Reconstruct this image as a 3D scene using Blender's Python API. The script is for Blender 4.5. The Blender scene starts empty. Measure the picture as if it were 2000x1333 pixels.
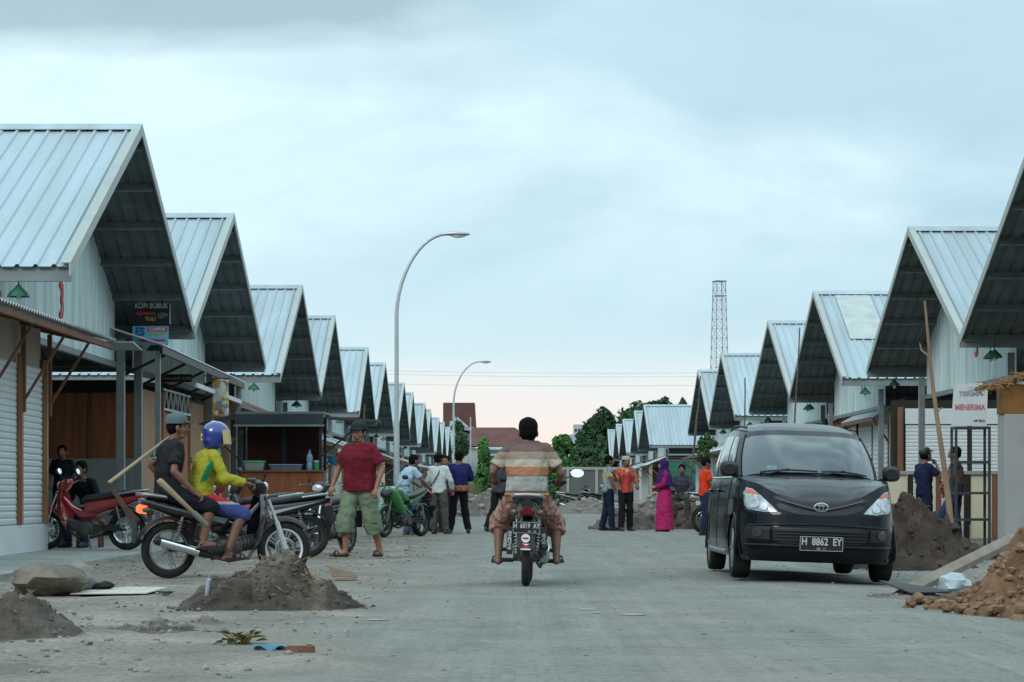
import bpy, bmesh, math, random
from mathutils import Vector, Matrix, Euler, noise
PI=math.pi
R=math.radians
rnd=random.Random(7)
scene=bpy.context.scene
COL=scene.collection
F=4800.0; VX=1005.0; VY=960.0; CH=0.88

def W(px,py,z):
    "where a point of the place stands: pixel of the photo and distance in metres"
    return Vector(((px-VX)/F*z, z, CH+(VY-py)/F*z))

# ------------------------------------------------------------------ materials
MATS={}
def nn(nt,t,**k):
    n=nt.nodes.new(t)
    for a,b in k.items(): setattr(n,a,b)
    return n
def mat(name,col,rough=.7,metal=0.0,var=.12,scale=3.0,bump=0.0,bscale=40.0,coat=0.0,emit=None,alpha=None,spec=None,dirt=None,dscale=1.5,damt=.5,stretch=(1,1,1),vary=0):
    if name in MATS: return MATS[name]
    m=bpy.data.materials.new(name); m.use_nodes=True
    nt=m.node_tree; b=nt.nodes['Principled BSDF']
    b.inputs['Roughness'].default_value=rough; b.inputs['Metallic'].default_value=metal
    b.inputs['Coat Weight'].default_value=coat; b.inputs['Coat Roughness'].default_value=.06
    if spec is None and rough>=.8: spec=.18
    if spec is not None: b.inputs['Specular IOR Level'].default_value=spec
    tc=nn(nt,'ShaderNodeTexCoord'); mp=nn(nt,'ShaderNodeMapping'); mp.inputs['Scale'].default_value=stretch
    oi=nn(nt,'ShaderNodeObjectInfo'); ml=nn(nt,'ShaderNodeVectorMath',operation='MULTIPLY_ADD'); nt.links.new(oi.outputs['Random'],ml.inputs[0]); ml.inputs[1].default_value=(37,23,51); nt.links.new(tc.outputs['Object'],ml.inputs[2])
    nt.links.new(ml.outputs[0],mp.inputs['Vector'])
    c=(*col,1)
    src=None
    if var>0:
        n=nn(nt,'ShaderNodeTexNoise'); n.inputs['Scale'].default_value=scale; n.inputs['Detail'].default_value=5
        nt.links.new(mp.outputs['Vector'],n.inputs['Vector'])
        r=nn(nt,'ShaderNodeValToRGB')
        r.color_ramp.elements[0].position=.3; r.color_ramp.elements[1].position=.7
        r.color_ramp.elements[0].color=(*[x*(1-var) for x in col],1)
        r.color_ramp.elements[1].color=(*[min(1,x*(1+var)) for x in col],1)
        nt.links.new(n.outputs['Fac'],r.inputs['Fac']); src=r.outputs['Color']
        if dirt is not None:
            n2=nn(nt,'ShaderNodeTexNoise'); n2.inputs['Scale'].default_value=dscale; n2.inputs['Detail'].default_value=8; n2.inputs['Roughness'].default_value=.65
            nt.links.new(mp.outputs['Vector'],n2.inputs['Vector'])
            r2=nn(nt,'ShaderNodeValToRGB'); r2.color_ramp.elements[0].position=.48; r2.color_ramp.elements[1].position=.72
            r2.color_ramp.elements[1].color=(damt,damt,damt,1)
            nt.links.new(n2.outputs['Fac'],r2.inputs['Fac'])
            mx=nn(nt,'ShaderNodeMix',data_type='RGBA'); mx.inputs[7].default_value=(*dirt,1)
            nt.links.new(r2.outputs['Color'],mx.inputs[0]); nt.links.new(src,mx.inputs[6]); src=mx.outputs[2]
        if vary:
            hs=nn(nt,'ShaderNodeHueSaturation'); mr=nn(nt,'ShaderNodeMapRange'); mr.inputs['To Min'].default_value=1-vary; mr.inputs['To Max'].default_value=1+vary; nt.links.new(oi.outputs['Random'],mr.inputs['Value']); nt.links.new(mr.outputs[0],hs.inputs['Value']); nt.links.new(src,hs.inputs['Color']); src=hs.outputs[0]
        nt.links.new(src,b.inputs['Base Color'])
    else: b.inputs['Base Color'].default_value=c
    if bump>0:
        n=nn(nt,'ShaderNodeTexNoise'); n.inputs['Scale'].default_value=bscale; n.inputs['Detail'].default_value=6
        nt.links.new(mp.outputs['Vector'],n.inputs['Vector'])
        bp=nn(nt,'ShaderNodeBump'); bp.inputs['Strength'].default_value=bump; bp.inputs['Distance'].default_value=.03
        nt.links.new(n.outputs['Fac'],bp.inputs['Height']); nt.links.new(bp.outputs['Normal'],b.inputs['Normal'])
    if emit: b.inputs['Emission Color'].default_value=(*emit[0],1); b.inputs['Emission Strength'].default_value=emit[1]
    if alpha is not None:
        b.inputs['Transmission Weight'].default_value=alpha
    MATS[name]=m
    return m
def bands(name,stops,rough=.85,axis=2,jit=.012):
    "cloth with woven bands along an object axis; stops = [(pos, colour)...] in metres"
    if name in MATS: return MATS[name]
    m=bpy.data.materials.new(name); m.use_nodes=True; nt=m.node_tree; b=nt.nodes['Principled BSDF']; b.inputs['Roughness'].default_value=rough; b.inputs['Specular IOR Level'].default_value=.18
    tc=nn(nt,'ShaderNodeTexCoord'); sp=nn(nt,'ShaderNodeSeparateXYZ'); nt.links.new(tc.outputs['Object'],sp.inputs[0])
    no=nn(nt,'ShaderNodeTexNoise'); no.inputs['Scale'].default_value=6; nt.links.new(tc.outputs['Object'],no.inputs['Vector'])
    ad=nn(nt,'ShaderNodeMath',operation='MULTIPLY_ADD'); nt.links.new(no.outputs['Fac'],ad.inputs[0]); ad.inputs[1].default_value=jit; nt.links.new(sp.outputs[axis],ad.inputs[2])
    lo=stops[0][0]; hi=stops[-1][0]+.1
    mr=nn(nt,'ShaderNodeMapRange'); mr.inputs['From Min'].default_value=lo; mr.inputs['From Max'].default_value=hi
    nt.links.new(ad.outputs[0],mr.inputs['Value'])
    r=nn(nt,'ShaderNodeValToRGB'); r.color_ramp.interpolation='CONSTANT'
    while len(r.color_ramp.elements)<len(stops): r.color_ramp.elements.new(1.0)
    for e,(p,c) in zip(r.color_ramp.elements,stops): e.position=(p-lo)/(hi-lo)
    for e,(p,c) in zip(r.color_ramp.elements,stops): e.color=(*c,1)
    nt.links.new(mr.outputs['Result'],r.inputs['Fac']); nt.links.new(r.outputs['Color'],b.inputs['Base Color'])
    MATS[name]=m; return m
def batik(name,cols,scale=14,rough=.85,stripes=0):
    if name in MATS: return MATS[name]
    m=bpy.data.materials.new(name); m.use_nodes=True; nt=m.node_tree; b=nt.nodes['Principled BSDF']; b.inputs['Roughness'].default_value=rough
    tc=nn(nt,'ShaderNodeTexCoord'); v=nn(nt,'ShaderNodeTexVoronoi'); v.inputs['Scale'].default_value=scale
    mp=nn(nt,'ShaderNodeMapping'); mp.inputs['Scale'].default_value=(1,1,.3 if stripes else 1)
    nt.links.new(tc.outputs['Object'],mp.inputs[0]); nt.links.new(mp.outputs[0],v.inputs['Vector'])
    sp=nn(nt,'ShaderNodeSeparateColor'); nt.links.new(v.outputs['Color'],sp.inputs[0])
    r=nn(nt,'ShaderNodeValToRGB'); r.color_ramp.interpolation='CONSTANT'
    while len(r.color_ramp.elements)<len(cols): r.color_ramp.elements.new(1.0)
    for i,(e,c) in enumerate(zip(r.color_ramp.elements,cols)): e.position=i/len(cols)
    for e,c in zip(r.color_ramp.elements,cols): e.color=(*c,1)
    nt.links.new(sp.outputs[0],r.inputs['Fac']); nt.links.new(r.outputs['Color'],b.inputs['Base Color'])
    MATS[name]=m; return m

# ------------------------------------------------------------------ mesh builder
class MB:
    def __init__(s): s.v=[]; s.f=[]; s.m=[]; s.cm=0
    def add(s,vs,fs):
        o=len(s.v); s.v+=[tuple(v) for v in vs]; s.f+=[tuple(i+o for i in f) for f in fs]; s.m+=[s.cm]*len(fs); return s
    def box(s,c,size,rot=None):
        c=Vector(c); hx,hy,hz=[x/2 for x in size]
        M=(rot if isinstance(rot,Matrix) else Euler(rot).to_matrix()) if rot is not None else Matrix.Identity(3)
        vs=[c+M@Vector((x,y,z)) for x in(-hx,hx) for y in(-hy,hy) for z in(-hz,hz)]
        return s.add(vs,[(0,1,3,2),(4,6,7,5),(0,4,5,1),(2,3,7,6),(0,2,6,4),(1,5,7,3)])
    def b2(s,x0,x1,y0,y1,z0,z1): return s.box(((x0+x1)/2,(y0+y1)/2,(z0+z1)/2),(abs(x1-x0),abs(y1-y0),abs(z1-z0)))
    def bar(s,p0,p1,w,h=None,up=(0,0,1)):
        p0=Vector(p0);p1=Vector(p1); h=h or w; d=(p1-p0); L=d.length; d.normalize()
        up=Vector(up)
        if abs(d.dot(up))>.98: up=Vector((1,0,0))
        x=d.cross(up).normalized(); z=x.cross(d)
        M=Matrix((x,d,z)).transposed()
        return s.box((p0+p1)/2,(w,L,h),M)
    def rings(s,rings,cap=True,closed=True):
        n=len(rings[0]); vs=[v for r in rings for v in r]; fs=[]
        m=n if closed else n-1
        for i in range(len(rings)-1):
            for j in range(m):
                a=i*n+j; b=i*n+(j+1)%n; fs.append((a,b,b+n,a+n))
        if cap: fs.append(tuple(range(n-1,-1,-1))); fs.append(tuple((len(rings)-1)*n+j for j in range(n)))
        return s.add(vs,fs)
    def tube(s,pts,r,seg=8,cap=True):
        pts=[Vector(p) for p in pts]; rs=r if isinstance(r,(list,tuple)) else [r]*len(pts); out=[]
        prev=None
        for i,p in enumerate(pts):
            d=(pts[min(i+1,len(pts)-1)]-pts[max(i-1,0)]); d.normalize()
            if prev is None:
                u=Vector((0,0,1)) if abs(d.z)<.9 else Vector((1,0,0)); x=d.cross(u).normalized()
            else: x=(prev-d*prev.dot(d)).normalized()
            prev=x; y=d.cross(x)
            out.append([p+(x*math.cos(t)+y*math.sin(t))*rs[i] for t in [2*PI*k/seg for k in range(seg)]])
        return s.rings(out,cap)
    def ell(s,c,r,rot=None,seg=12,rows=8):
        c=Vector(c); M=(rot if isinstance(rot,Matrix) else Euler(rot).to_matrix()) if rot is not None else Matrix.Identity(3)
        vs=[c+M@Vector((0,0,-r[2]))]
        for i in range(1,rows):
            t=-PI/2+PI*i/rows
            for k in range(seg):
                a=2*PI*k/seg; vs.append(c+M@Vector((r[0]*math.cos(t)*math.cos(a),r[1]*math.cos(t)*math.sin(a),r[2]*math.sin(t))))
        vs.append(c+M@Vector((0,0,r[2]))); fs=[]
        for k in range(seg): fs.append((0,1+(k+1)%seg,1+k))
        for i in range(rows-2):
            for k in range(seg):
                a=1+i*seg+k; b=1+i*seg+(k+1)%seg; fs.append((a,b,b+seg,a+seg))
        L=len(vs)-1
        for k in range(seg): fs.append((L,1+(rows-2)*seg+k,1+(rows-2)*seg+(k+1)%seg))
        return s.add(vs,fs)
    def lim(s,p0,p1,r0,r1,seg=12,round_=True,flat=1.0,side=(1,0,0)):
        "tapered limb with rounded ends; flat squeezes it across 'side'"
        p0=Vector(p0);p1=Vector(p1); d=(p1-p0); L=d.length
        if L<1e-6: return s
        d.normalize(); sd=Vector(side)
        if abs(sd.dot(d))>.95: sd=Vector((0,1,0)) if abs(d.y)<.9 else Vector((0,0,1))
        x=(sd-d*sd.dot(d)).normalized(); y=d.cross(x); out=[]
        st=[]
        if round_:
            for k in (80,55,30): st.append((-math.sin(R(k))*r0,math.cos(R(k))*r0))
        for k in range(5): t=k/4; st.append((L*t,r0+(r1-r0)*t))
        if round_:
            for k in (30,55,80): st.append((L+math.sin(R(k))*r1,math.cos(R(k))*r1))
        for (q,r) in st:
            out.append([p0+d*q+(x*math.cos(a)+y*math.sin(a)*flat)*r for a in [2*PI*k/seg for k in range(seg)]])
        return s.rings(out)
    def torus(s,c,Rr,r,axis='x',seg=36,ts=8,sq=1.0):
        c=Vector(c); vs=[];fs=[]
        for i in range(seg):
            a=2*PI*i/seg
            for k in range(ts):
                b=2*PI*k/ts; rr=Rr+r*math.cos(b); w=r*math.sin(b)*sq
                p={'x':(w,rr*math.cos(a),rr*math.sin(a)),'y':(rr*math.cos(a),w,rr*math.sin(a)),'z':(rr*math.cos(a),rr*math.sin(a),w)}[axis]
                vs.append(c+Vector(p))
        for i in range(seg):
            for k in range(ts):
                a=i*ts+k; b=i*ts+(k+1)%ts; a2=((i+1)%seg)*ts+k; b2=((i+1)%seg)*ts+(k+1)%ts
                fs.append((a,b,b2,a2))
        return s.add(vs,fs)
    def disc(s,c,r,h,axis='x',seg=24):
        c=Vector(c); d={'x':Vector((h/2,0,0)),'y':Vector((0,h/2,0)),'z':Vector((0,0,h/2))}[axis]
        return s.tube([c-d,c+d],r,seg)
    def sup(s,secs,axis='y',seg=18,e=2.6):
        "lofted body: secs = (pos along axis, centre a, centre b, half a, half b); superellipse sections"
        out=[]
        for (t,ca,cb,ha,hb) in secs:
            ring=[]
            for k in range(seg):
                a=2*PI*k/seg; ca_,sa_=math.cos(a),math.sin(a)
                u=ca+ha*math.copysign(abs(ca_)**(2/e),ca_); w=cb+hb*math.copysign(abs(sa_)**(2/e),sa_)
                ring.append({'y':(u,t,w),'z':(u,w,t),'x':(t,u,w)}[axis])
            out.append(ring)
        return s.rings(out)
    def prism(s,poly,axis,a0,a1):
        "poly = 2D outline, extruded along axis"
        def P(u,w,t): return {'x':(t,u,w),'y':(u,t,w),'z':(u,w,t)}[axis]
        n=len(poly); vs=[P(u,w,a0) for u,w in poly]+[P(u,w,a1) for u,w in poly]
        fs=[(i,(i+1)%n,(i+1)%n+n,i+n) for i in range(n)]+[tuple(range(n-1,-1,-1)),tuple(range(n,2*n))]
        return s.add(vs,fs)
    def grid(s,fn,nu,nv):
        vs=[fn(i/nu,j/nv) for j in range(nv+1) for i in range(nu+1)]
        fs=[(j*(nu+1)+i,j*(nu+1)+i+1,(j+1)*(nu+1)+i+1,(j+1)*(nu+1)+i) for j in range(nv) for i in range(nu)]
        return s.add(vs,fs)
    def xf(s,M):
        s.v=[tuple(M@Vector(v)) for v in s.v]; return s
    def mesh(s,name,mats,smooth=True,ang=35,recalc=True):
        me=bpy.data.meshes.new(name); me.from_pydata(s.v,[],s.f)
        mats=mats if isinstance(mats,(list,tuple)) else [mats]
        for m in mats: me.materials.append(m)
        me.polygons.foreach_set('material_index',s.m)
        if recalc:
            bm=bmesh.new(); bm.from_mesh(me); bmesh.ops.recalc_face_normals(bm,faces=bm.faces); bm.to_mesh(me); bm.free()
        if smooth:
            me.shade_smooth()
            me.set_sharp_from_angle(angle=R(ang))
        me.update(); return me
    def obj(s,name,mats,parent=None,smooth=True,ang=35,bevel=0,recalc=True):
        o=bpy.data.objects.new(name,s.mesh(name,mats,smooth,ang,recalc)); COL.objects.link(o); o.parent=parent
        if bevel:
            b=o.modifiers.new('bevel','BEVEL'); b.width=bevel; b.segments=2; b.limit_method='ANGLE'; b.angle_limit=R(40)
        return o
def tag(o,label=None,cat=None,group=None,kind=None):
    if label: o['label']=label
    if cat: o['category']=cat
    if group: o['group']=group
    if kind: o['kind']=kind
    return o
def empty(name,loc=(0,0,0),rz=0,label=None,cat=None,group=None):
    o=bpy.data.objects.new(name,None); COL.objects.link(o); o.location=loc; o.rotation_euler=(0,0,rz); o.empty_display_size=.2
    return tag(o,label,cat,group)
def copy_thing(root,loc,rz=0,label=None,group=None,scale=None):
    def cp(o,par):
        c=o.copy(); COL.objects.link(c); c.parent=par
        for ch in kids.get(o.name,[]): cp(ch,c)
        return c
    kids={}
    for o in list(COL.objects):
        if o.parent: kids.setdefault(o.parent.name,[]).append(o)
    r=cp(root,None); r.location=loc; r.rotation_euler=(0,0,rz)
    if scale: r.scale=scale
    if label: r['label']=label
    if group: r['group']=group
    return r
def text(name,s,size,m,parent,loc,rot=(PI/2,0,0),align='CENTER',bold=0.0,sx=1.0,ext=.002):
    c=bpy.data.curves.new(name,'FONT'); c.body=s; c.size=size; c.align_x=align; c.align_y='CENTER'; c.extrude=ext; c.offset=bold; c.resolution_u=3
    t=bpy.data.objects.new('tmp',c); me=bpy.data.meshes.new_from_object(t); bpy.data.objects.remove(t); bpy.data.curves.remove(c)
    me.name=name; me.materials.clear(); me.materials.append(m)
    o=bpy.data.objects.new(name,me); COL.objects.link(o); o.parent=parent; o.location=loc; o.rotation_euler=rot; o.scale=(sx,1,1)
    return o

# common materials
steel=mat('galvanised_steel',(.30,.33,.34),.45,.6,.15,4,dirt=(.18,.15,.12),damt=.3)
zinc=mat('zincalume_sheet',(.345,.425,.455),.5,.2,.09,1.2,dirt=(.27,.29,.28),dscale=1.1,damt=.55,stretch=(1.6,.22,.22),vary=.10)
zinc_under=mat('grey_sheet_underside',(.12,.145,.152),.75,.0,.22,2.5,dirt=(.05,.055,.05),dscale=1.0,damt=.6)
beam=mat('grey_painted_channel',(.20,.225,.23),.6,.2,.15,3)
rake=mat('cream_edge_flashing',(.36,.40,.37),.5,.15,.12,2,dirt=(.25,.24,.20),dscale=2,damt=.4)
corr=mat('corrugated_zinc_wall',(.60,.71,.70),.42,.2,.16,2.2,dirt=(.30,.37,.37),dscale=1.3,damt=.75,stretch=(1,4,.22))
white_paint=mat('white_painted_steel',(.62,.66,.66),.5,0,.05,2,dirt=(.4,.38,.33),dscale=1.2,damt=.25)
cream=mat('cream_plaster',(.50,.47,.34),.9,0,.1,1.5,dirt=(.28,.25,.19),damt=.5)
plaster=mat('grey_plaster',(.33,.34,.33),.9,0,.12,1.5,dirt=(.2,.19,.17),damt=.5)
wood_br=mat('brown_timber',(.17,.075,.04),.75,0,.25,5,stretch=(1,1,.2),bump=.2)
ply=mat('orange_plywood',(.34,.115,.045),.7,0,.35,2.2,stretch=(3,3,.35),dirt=(.16,.06,.03),dscale=1.3,damt=.6)
ply2=mat('pale_plywood',(.34,.20,.12),.75,0,.15,2,stretch=(3,3,.4))
black_metal=mat('black_metal',(.02,.022,.025),.45,.3,.1)
black_rub=mat('black_rubber',(.022,.022,.022),.85,0,.15,8,dirt=(.10,.085,.07),dscale=3,damt=.4)
chrome=mat('chrome',(.75,.77,.78),.14,1.0,0)
alu=mat('cast_aluminium',(.42,.43,.44),.4,.8,.1)
asb=mat('fibre_cement_sheet',(.34,.35,.34),.9,0,.15,3,dirt=(.16,.15,.13),damt=.6)
green_enam=mat('green_enamel',(.01,.10,.055),.35,0,.05)
bulbm=mat('milky_bulb',(.8,.8,.78),.3,0,0)
redp=mat('red_paint',(.62,.03,.03),.6,0,.1)
# ------------------------------------------------------------------ camera, sky, light
cam=bpy.data.cameras.new('camera'); cam.lens=86.4; cam.sensor_width=36; cam.clip_end=6000; cam.clip_start=.1
cam.shift_x=-5/2000; cam.shift_y=(VY-666.5)/2000
co=bpy.data.objects.new('camera',cam); COL.objects.link(co); co.location=(0,0,CH); co.rotation_euler=(PI/2,0,0); scene.camera=co
wd=bpy.data.worlds.new("World"); scene.world=wd; wd.use_nodes=True
nt=wd.node_tree; nt.nodes.clear()
SUN_EL=R(34); SUN_AZ=R(-150)   # behind the camera, to the left
sky=nn(nt,'ShaderNodeTexSky'); sky.sky_type='NISHITA'; sky.sun_disc=False; sky.sun_elevation=SUN_EL; sky.sun_rotation=R(210)
tc=nn(nt,'ShaderNodeTexCoord'); sp=nn(nt,'ShaderNodeSeparateXYZ'); nt.links.new(tc.outputs['Generated'],sp.inputs[0])
def ramp(stops,fac,interp='LINEAR'):
    r=nn(nt,'ShaderNodeValToRGB'); r.color_ramp.interpolation=interp
    while len(r.color_ramp.elements)<len(stops): r.color_ramp.elements.new(1.0)
    for e,(p,c) in zip(r.color_ramp.elements,stops): e.position=p
    for e,(p,c) in zip(r.color_ramp.elements,stops): e.color=(*c,1)
    nt.links.new(fac,r.inputs['Fac']); return r.outputs['Color']
def s2l(*c): return tuple(((x/255+.055)/1.055)**2.4 for x in c)
def noi(scale,st,det=6,dist=0.0,off=(0,0,0),rough=.5):
    mp=nn(nt,'ShaderNodeMapping'); mp.inputs['Scale'].default_value=st; mp.inputs['Location'].default_value=off
    nt.links.new(tc.outputs['Generated'],mp.inputs[0])
    n=nn(nt,'ShaderNodeTexNoise'); n.inputs['Scale'].default_value=scale; n.inputs['Detail'].default_value=det; n.inputs['Distortion'].default_value=dist; n.inputs['Roughness'].default_value=rough
    nt.links.new(mp.outputs[0],n.inputs['Vector']); return n.outputs['Fac']
def mth(op,a,b=None,c=None,clamp=False):
    n=nn(nt,'ShaderNodeMath',operation=op); n.use_clamp=clamp
    for i,x in enumerate((a,b,c)):
        if x is None: continue
        if isinstance(x,(int,float)): n.inputs[i].default_value=x
        else: nt.links.new(x,n.inputs[i])
    return n.outputs[0]
def mixc(f,a,b):
    n=nn(nt,'ShaderNodeMix',data_type='RGBA')
    for i,x in ((0,f),(6,a),(7,b)):
        if isinstance(x,(int,float)): n.inputs[i].default_value=x
        elif isinstance(x,tuple): n.inputs[i].default_value=(*x,1)
        else: nt.links.new(x,n.inputs[i])
    return n.outputs[2]
wob=mth('MULTIPLY_ADD',noi(5,(1,1,6),3),.03,-.015)
el=mth('ADD',sp.outputs[2],wob)
base=ramp([(0.0,s2l(238,221,210)),(.026,s2l(238,226,218)),(.038,s2l(227,228,227)),(.052,s2l(204,224,231)),(.075,s2l(182,212,225)),(.11,s2l(172,205,220)),(.15,s2l(180,211,225)),(.20,s2l(182,211,225)),(.5,s2l(150,172,182)),(1,s2l(140,160,170))],el)
# pale lit cloud, strongest left of centre and high
blobA=mth('MULTIPLY',noi(4.2,(1.3,1,2.6),7,.35,(.35,.1,.42)),1.0)
cA=ramp([(.40,(0,0,0)),(.62,(1,1,1))],blobA)
hiw=ramp([(.055,(0,0,0)),(.11,(1,1,1))],el)
base=mixc(mth('MULTIPLY',mth('MULTIPLY',cA,hiw),.55),base,s2l(228,250,255))
lx=mth('MULTIPLY_ADD',sp.outputs[0],-2.6,.25,True)   # brighter to the left
base=mixc(mth('MULTIPLY',mth('MULTIPLY',lx,hiw),.85),base,s2l(226,250,255))
cD=ramp([(.45,(0,0,0)),(.70,(1,1,1))],noi(13,(1,1,2.4),8,.6,(.2,.7,.35),.62))
base=mixc(mth('MULTIPLY',mth('MULTIPLY',cD,hiw),.24),base,s2l(172,202,215))
# grey heavier cloud, upper left and streaks
cB=ramp([(.47,(0,0,0)),(.66,(1,1,1))],noi(6.0,(1,1,3.2),8,.5,(.9,.3,.15),.55))
base=mixc(mth('MULTIPLY',mth('MULTIPLY',cB,hiw),.42),base,s2l(166,194,209))
ul=mth('MULTIPLY_ADD',sp.outputs[0],-.55,0.0); ul2=mth('ADD',mth('MULTIPLY',sp.outputs[2],1.0),mth('MULTIPLY',ul,.20))
ul3=mth('ADD',ul2,mth('MULTIPLY_ADD',noi(7,(1,1,3),6,.3),.07,-.035))
cC=ramp([(.180,(0,0,0)),(.200,(1,1,1))],ul3)
cC=mth('MULTIPLY',cC,mth('MULTIPLY_ADD',sp.outputs[0],-14,.3,True))
base=mixc(mth('MULTIPLY',cC,.75),base,s2l(146,171,184))
nis=nn(nt,'ShaderNodeMix',data_type='RGBA'); nis.inputs[0].default_value=.0
sc10=nn(nt,'ShaderNodeVectorMath',operation='SCALE'); nt.links.new(base,sc10.inputs[0]); sc10.inputs['Scale'].default_value=10.0
bk=mth('MULTIPLY_ADD',sp.outputs[1],-3.0,0.0,True)
lowz=ramp([(.0,(1,1,1)),(.16,(.75,.75,.75)),(.30,(0,0,0))],sp.outputs[2])
s10=mixc(mth('MULTIPLY',bk,lowz),sc10.outputs[0],(.75,.98,1.08))
zen=ramp([(.20,(0,0,0)),(.75,(1,1,1))],sp.outputs[2]); bst=mth('MULTIPLY_ADD',zen,1.5,1.0)
sc11=nn(nt,'ShaderNodeVectorMath',operation='SCALE'); nt.links.new(s10,sc11.inputs[0]); nt.links.new(bst,sc11.inputs['Scale'])
fin=mixc(.06,sc11.outputs[0],sky.outputs[0])
bg=nn(nt,'ShaderNodeBackground'); bg.inputs['Strength'].default_value=.1
nt.links.new(fin,bg.inputs['Color'])
wo=nn(nt,'ShaderNodeOutputWorld'); nt.links.new(bg.outputs[0],wo.inputs['Surface'])
sl=bpy.data.lights.new('sun','SUN'); sl.energy=1.0; sl.angle=R(18); sl.color=(1,.95,.9)
so=bpy.data.objects.new('sun',sl); COL.objects.link(so)
d=Vector((math.cos(SUN_EL)*math.sin(SUN_AZ),math.cos(SUN_EL)*math.cos(SUN_AZ),math.sin(SUN_EL)))
so.rotation_euler=(-d).to_track_quat('-Z','Y').to_euler(); so.location=d*50
scene.view_settings.view_transform='Standard'; scene.view_settings.look='None'; scene.view_settings.exposure=.25; scene.view_settings.gamma=1
scene.render.engine='CYCLES'; scene.cycles.max_bounces=6

# ------------------------------------------------------------------ ground
def sstep(a,b,x): t=max(0,min(1,(x-a)/(b-a))); return t*t*(3-2*t)
def road_l(y): return -1.7-.012*y+.35*noise.noise(Vector((0,y*.12,3)))
def road_r(y): return 4.2+.035*y*.5+.3*noise.noise(Vector((5,y*.12,3)))
def gz(x,y):
    z=0
    side=max(sstep(road_l(y)+.2,road_l(y)-.8,x),sstep(road_r(y)-.2,road_r(y)+.8,x))
    z+=side*(.030*noise.noise(Vector((x*1.4,y*1.0,0)))+.02*noise.noise(Vector((x*5,y*4,2))))
    z-=.05*sstep(2.6,4.0,x)*(1-sstep(30,45,y))
    z+=.006*noise.noise(Vector((x*1.2,y*.7,7)))
    return z
xs=[-1600,-500,-150,-60,-30,-18]+[-12+.2*i for i in range(121)]+[16,22,40,90,250,600,1600]
ys=[-60,-10,2,6]+[9+.2*i for i in range(230)]+[56+.8*i for i in range(80)]+[125,150,190,260,400,800,1600,3000]
g=MB()
nx=len(xs)
vs=[(x,y,gz(x,y) if -13<x<13 and 5<y<125 else 0) for y in ys for x in xs]
fs=[(j*nx+i,j*nx+i+1,(j+1)*nx+i+1,(j+1)*nx+i) for j in range(len(ys)-1) for i in range(nx-1)]
g.add(vs,fs)
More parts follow.
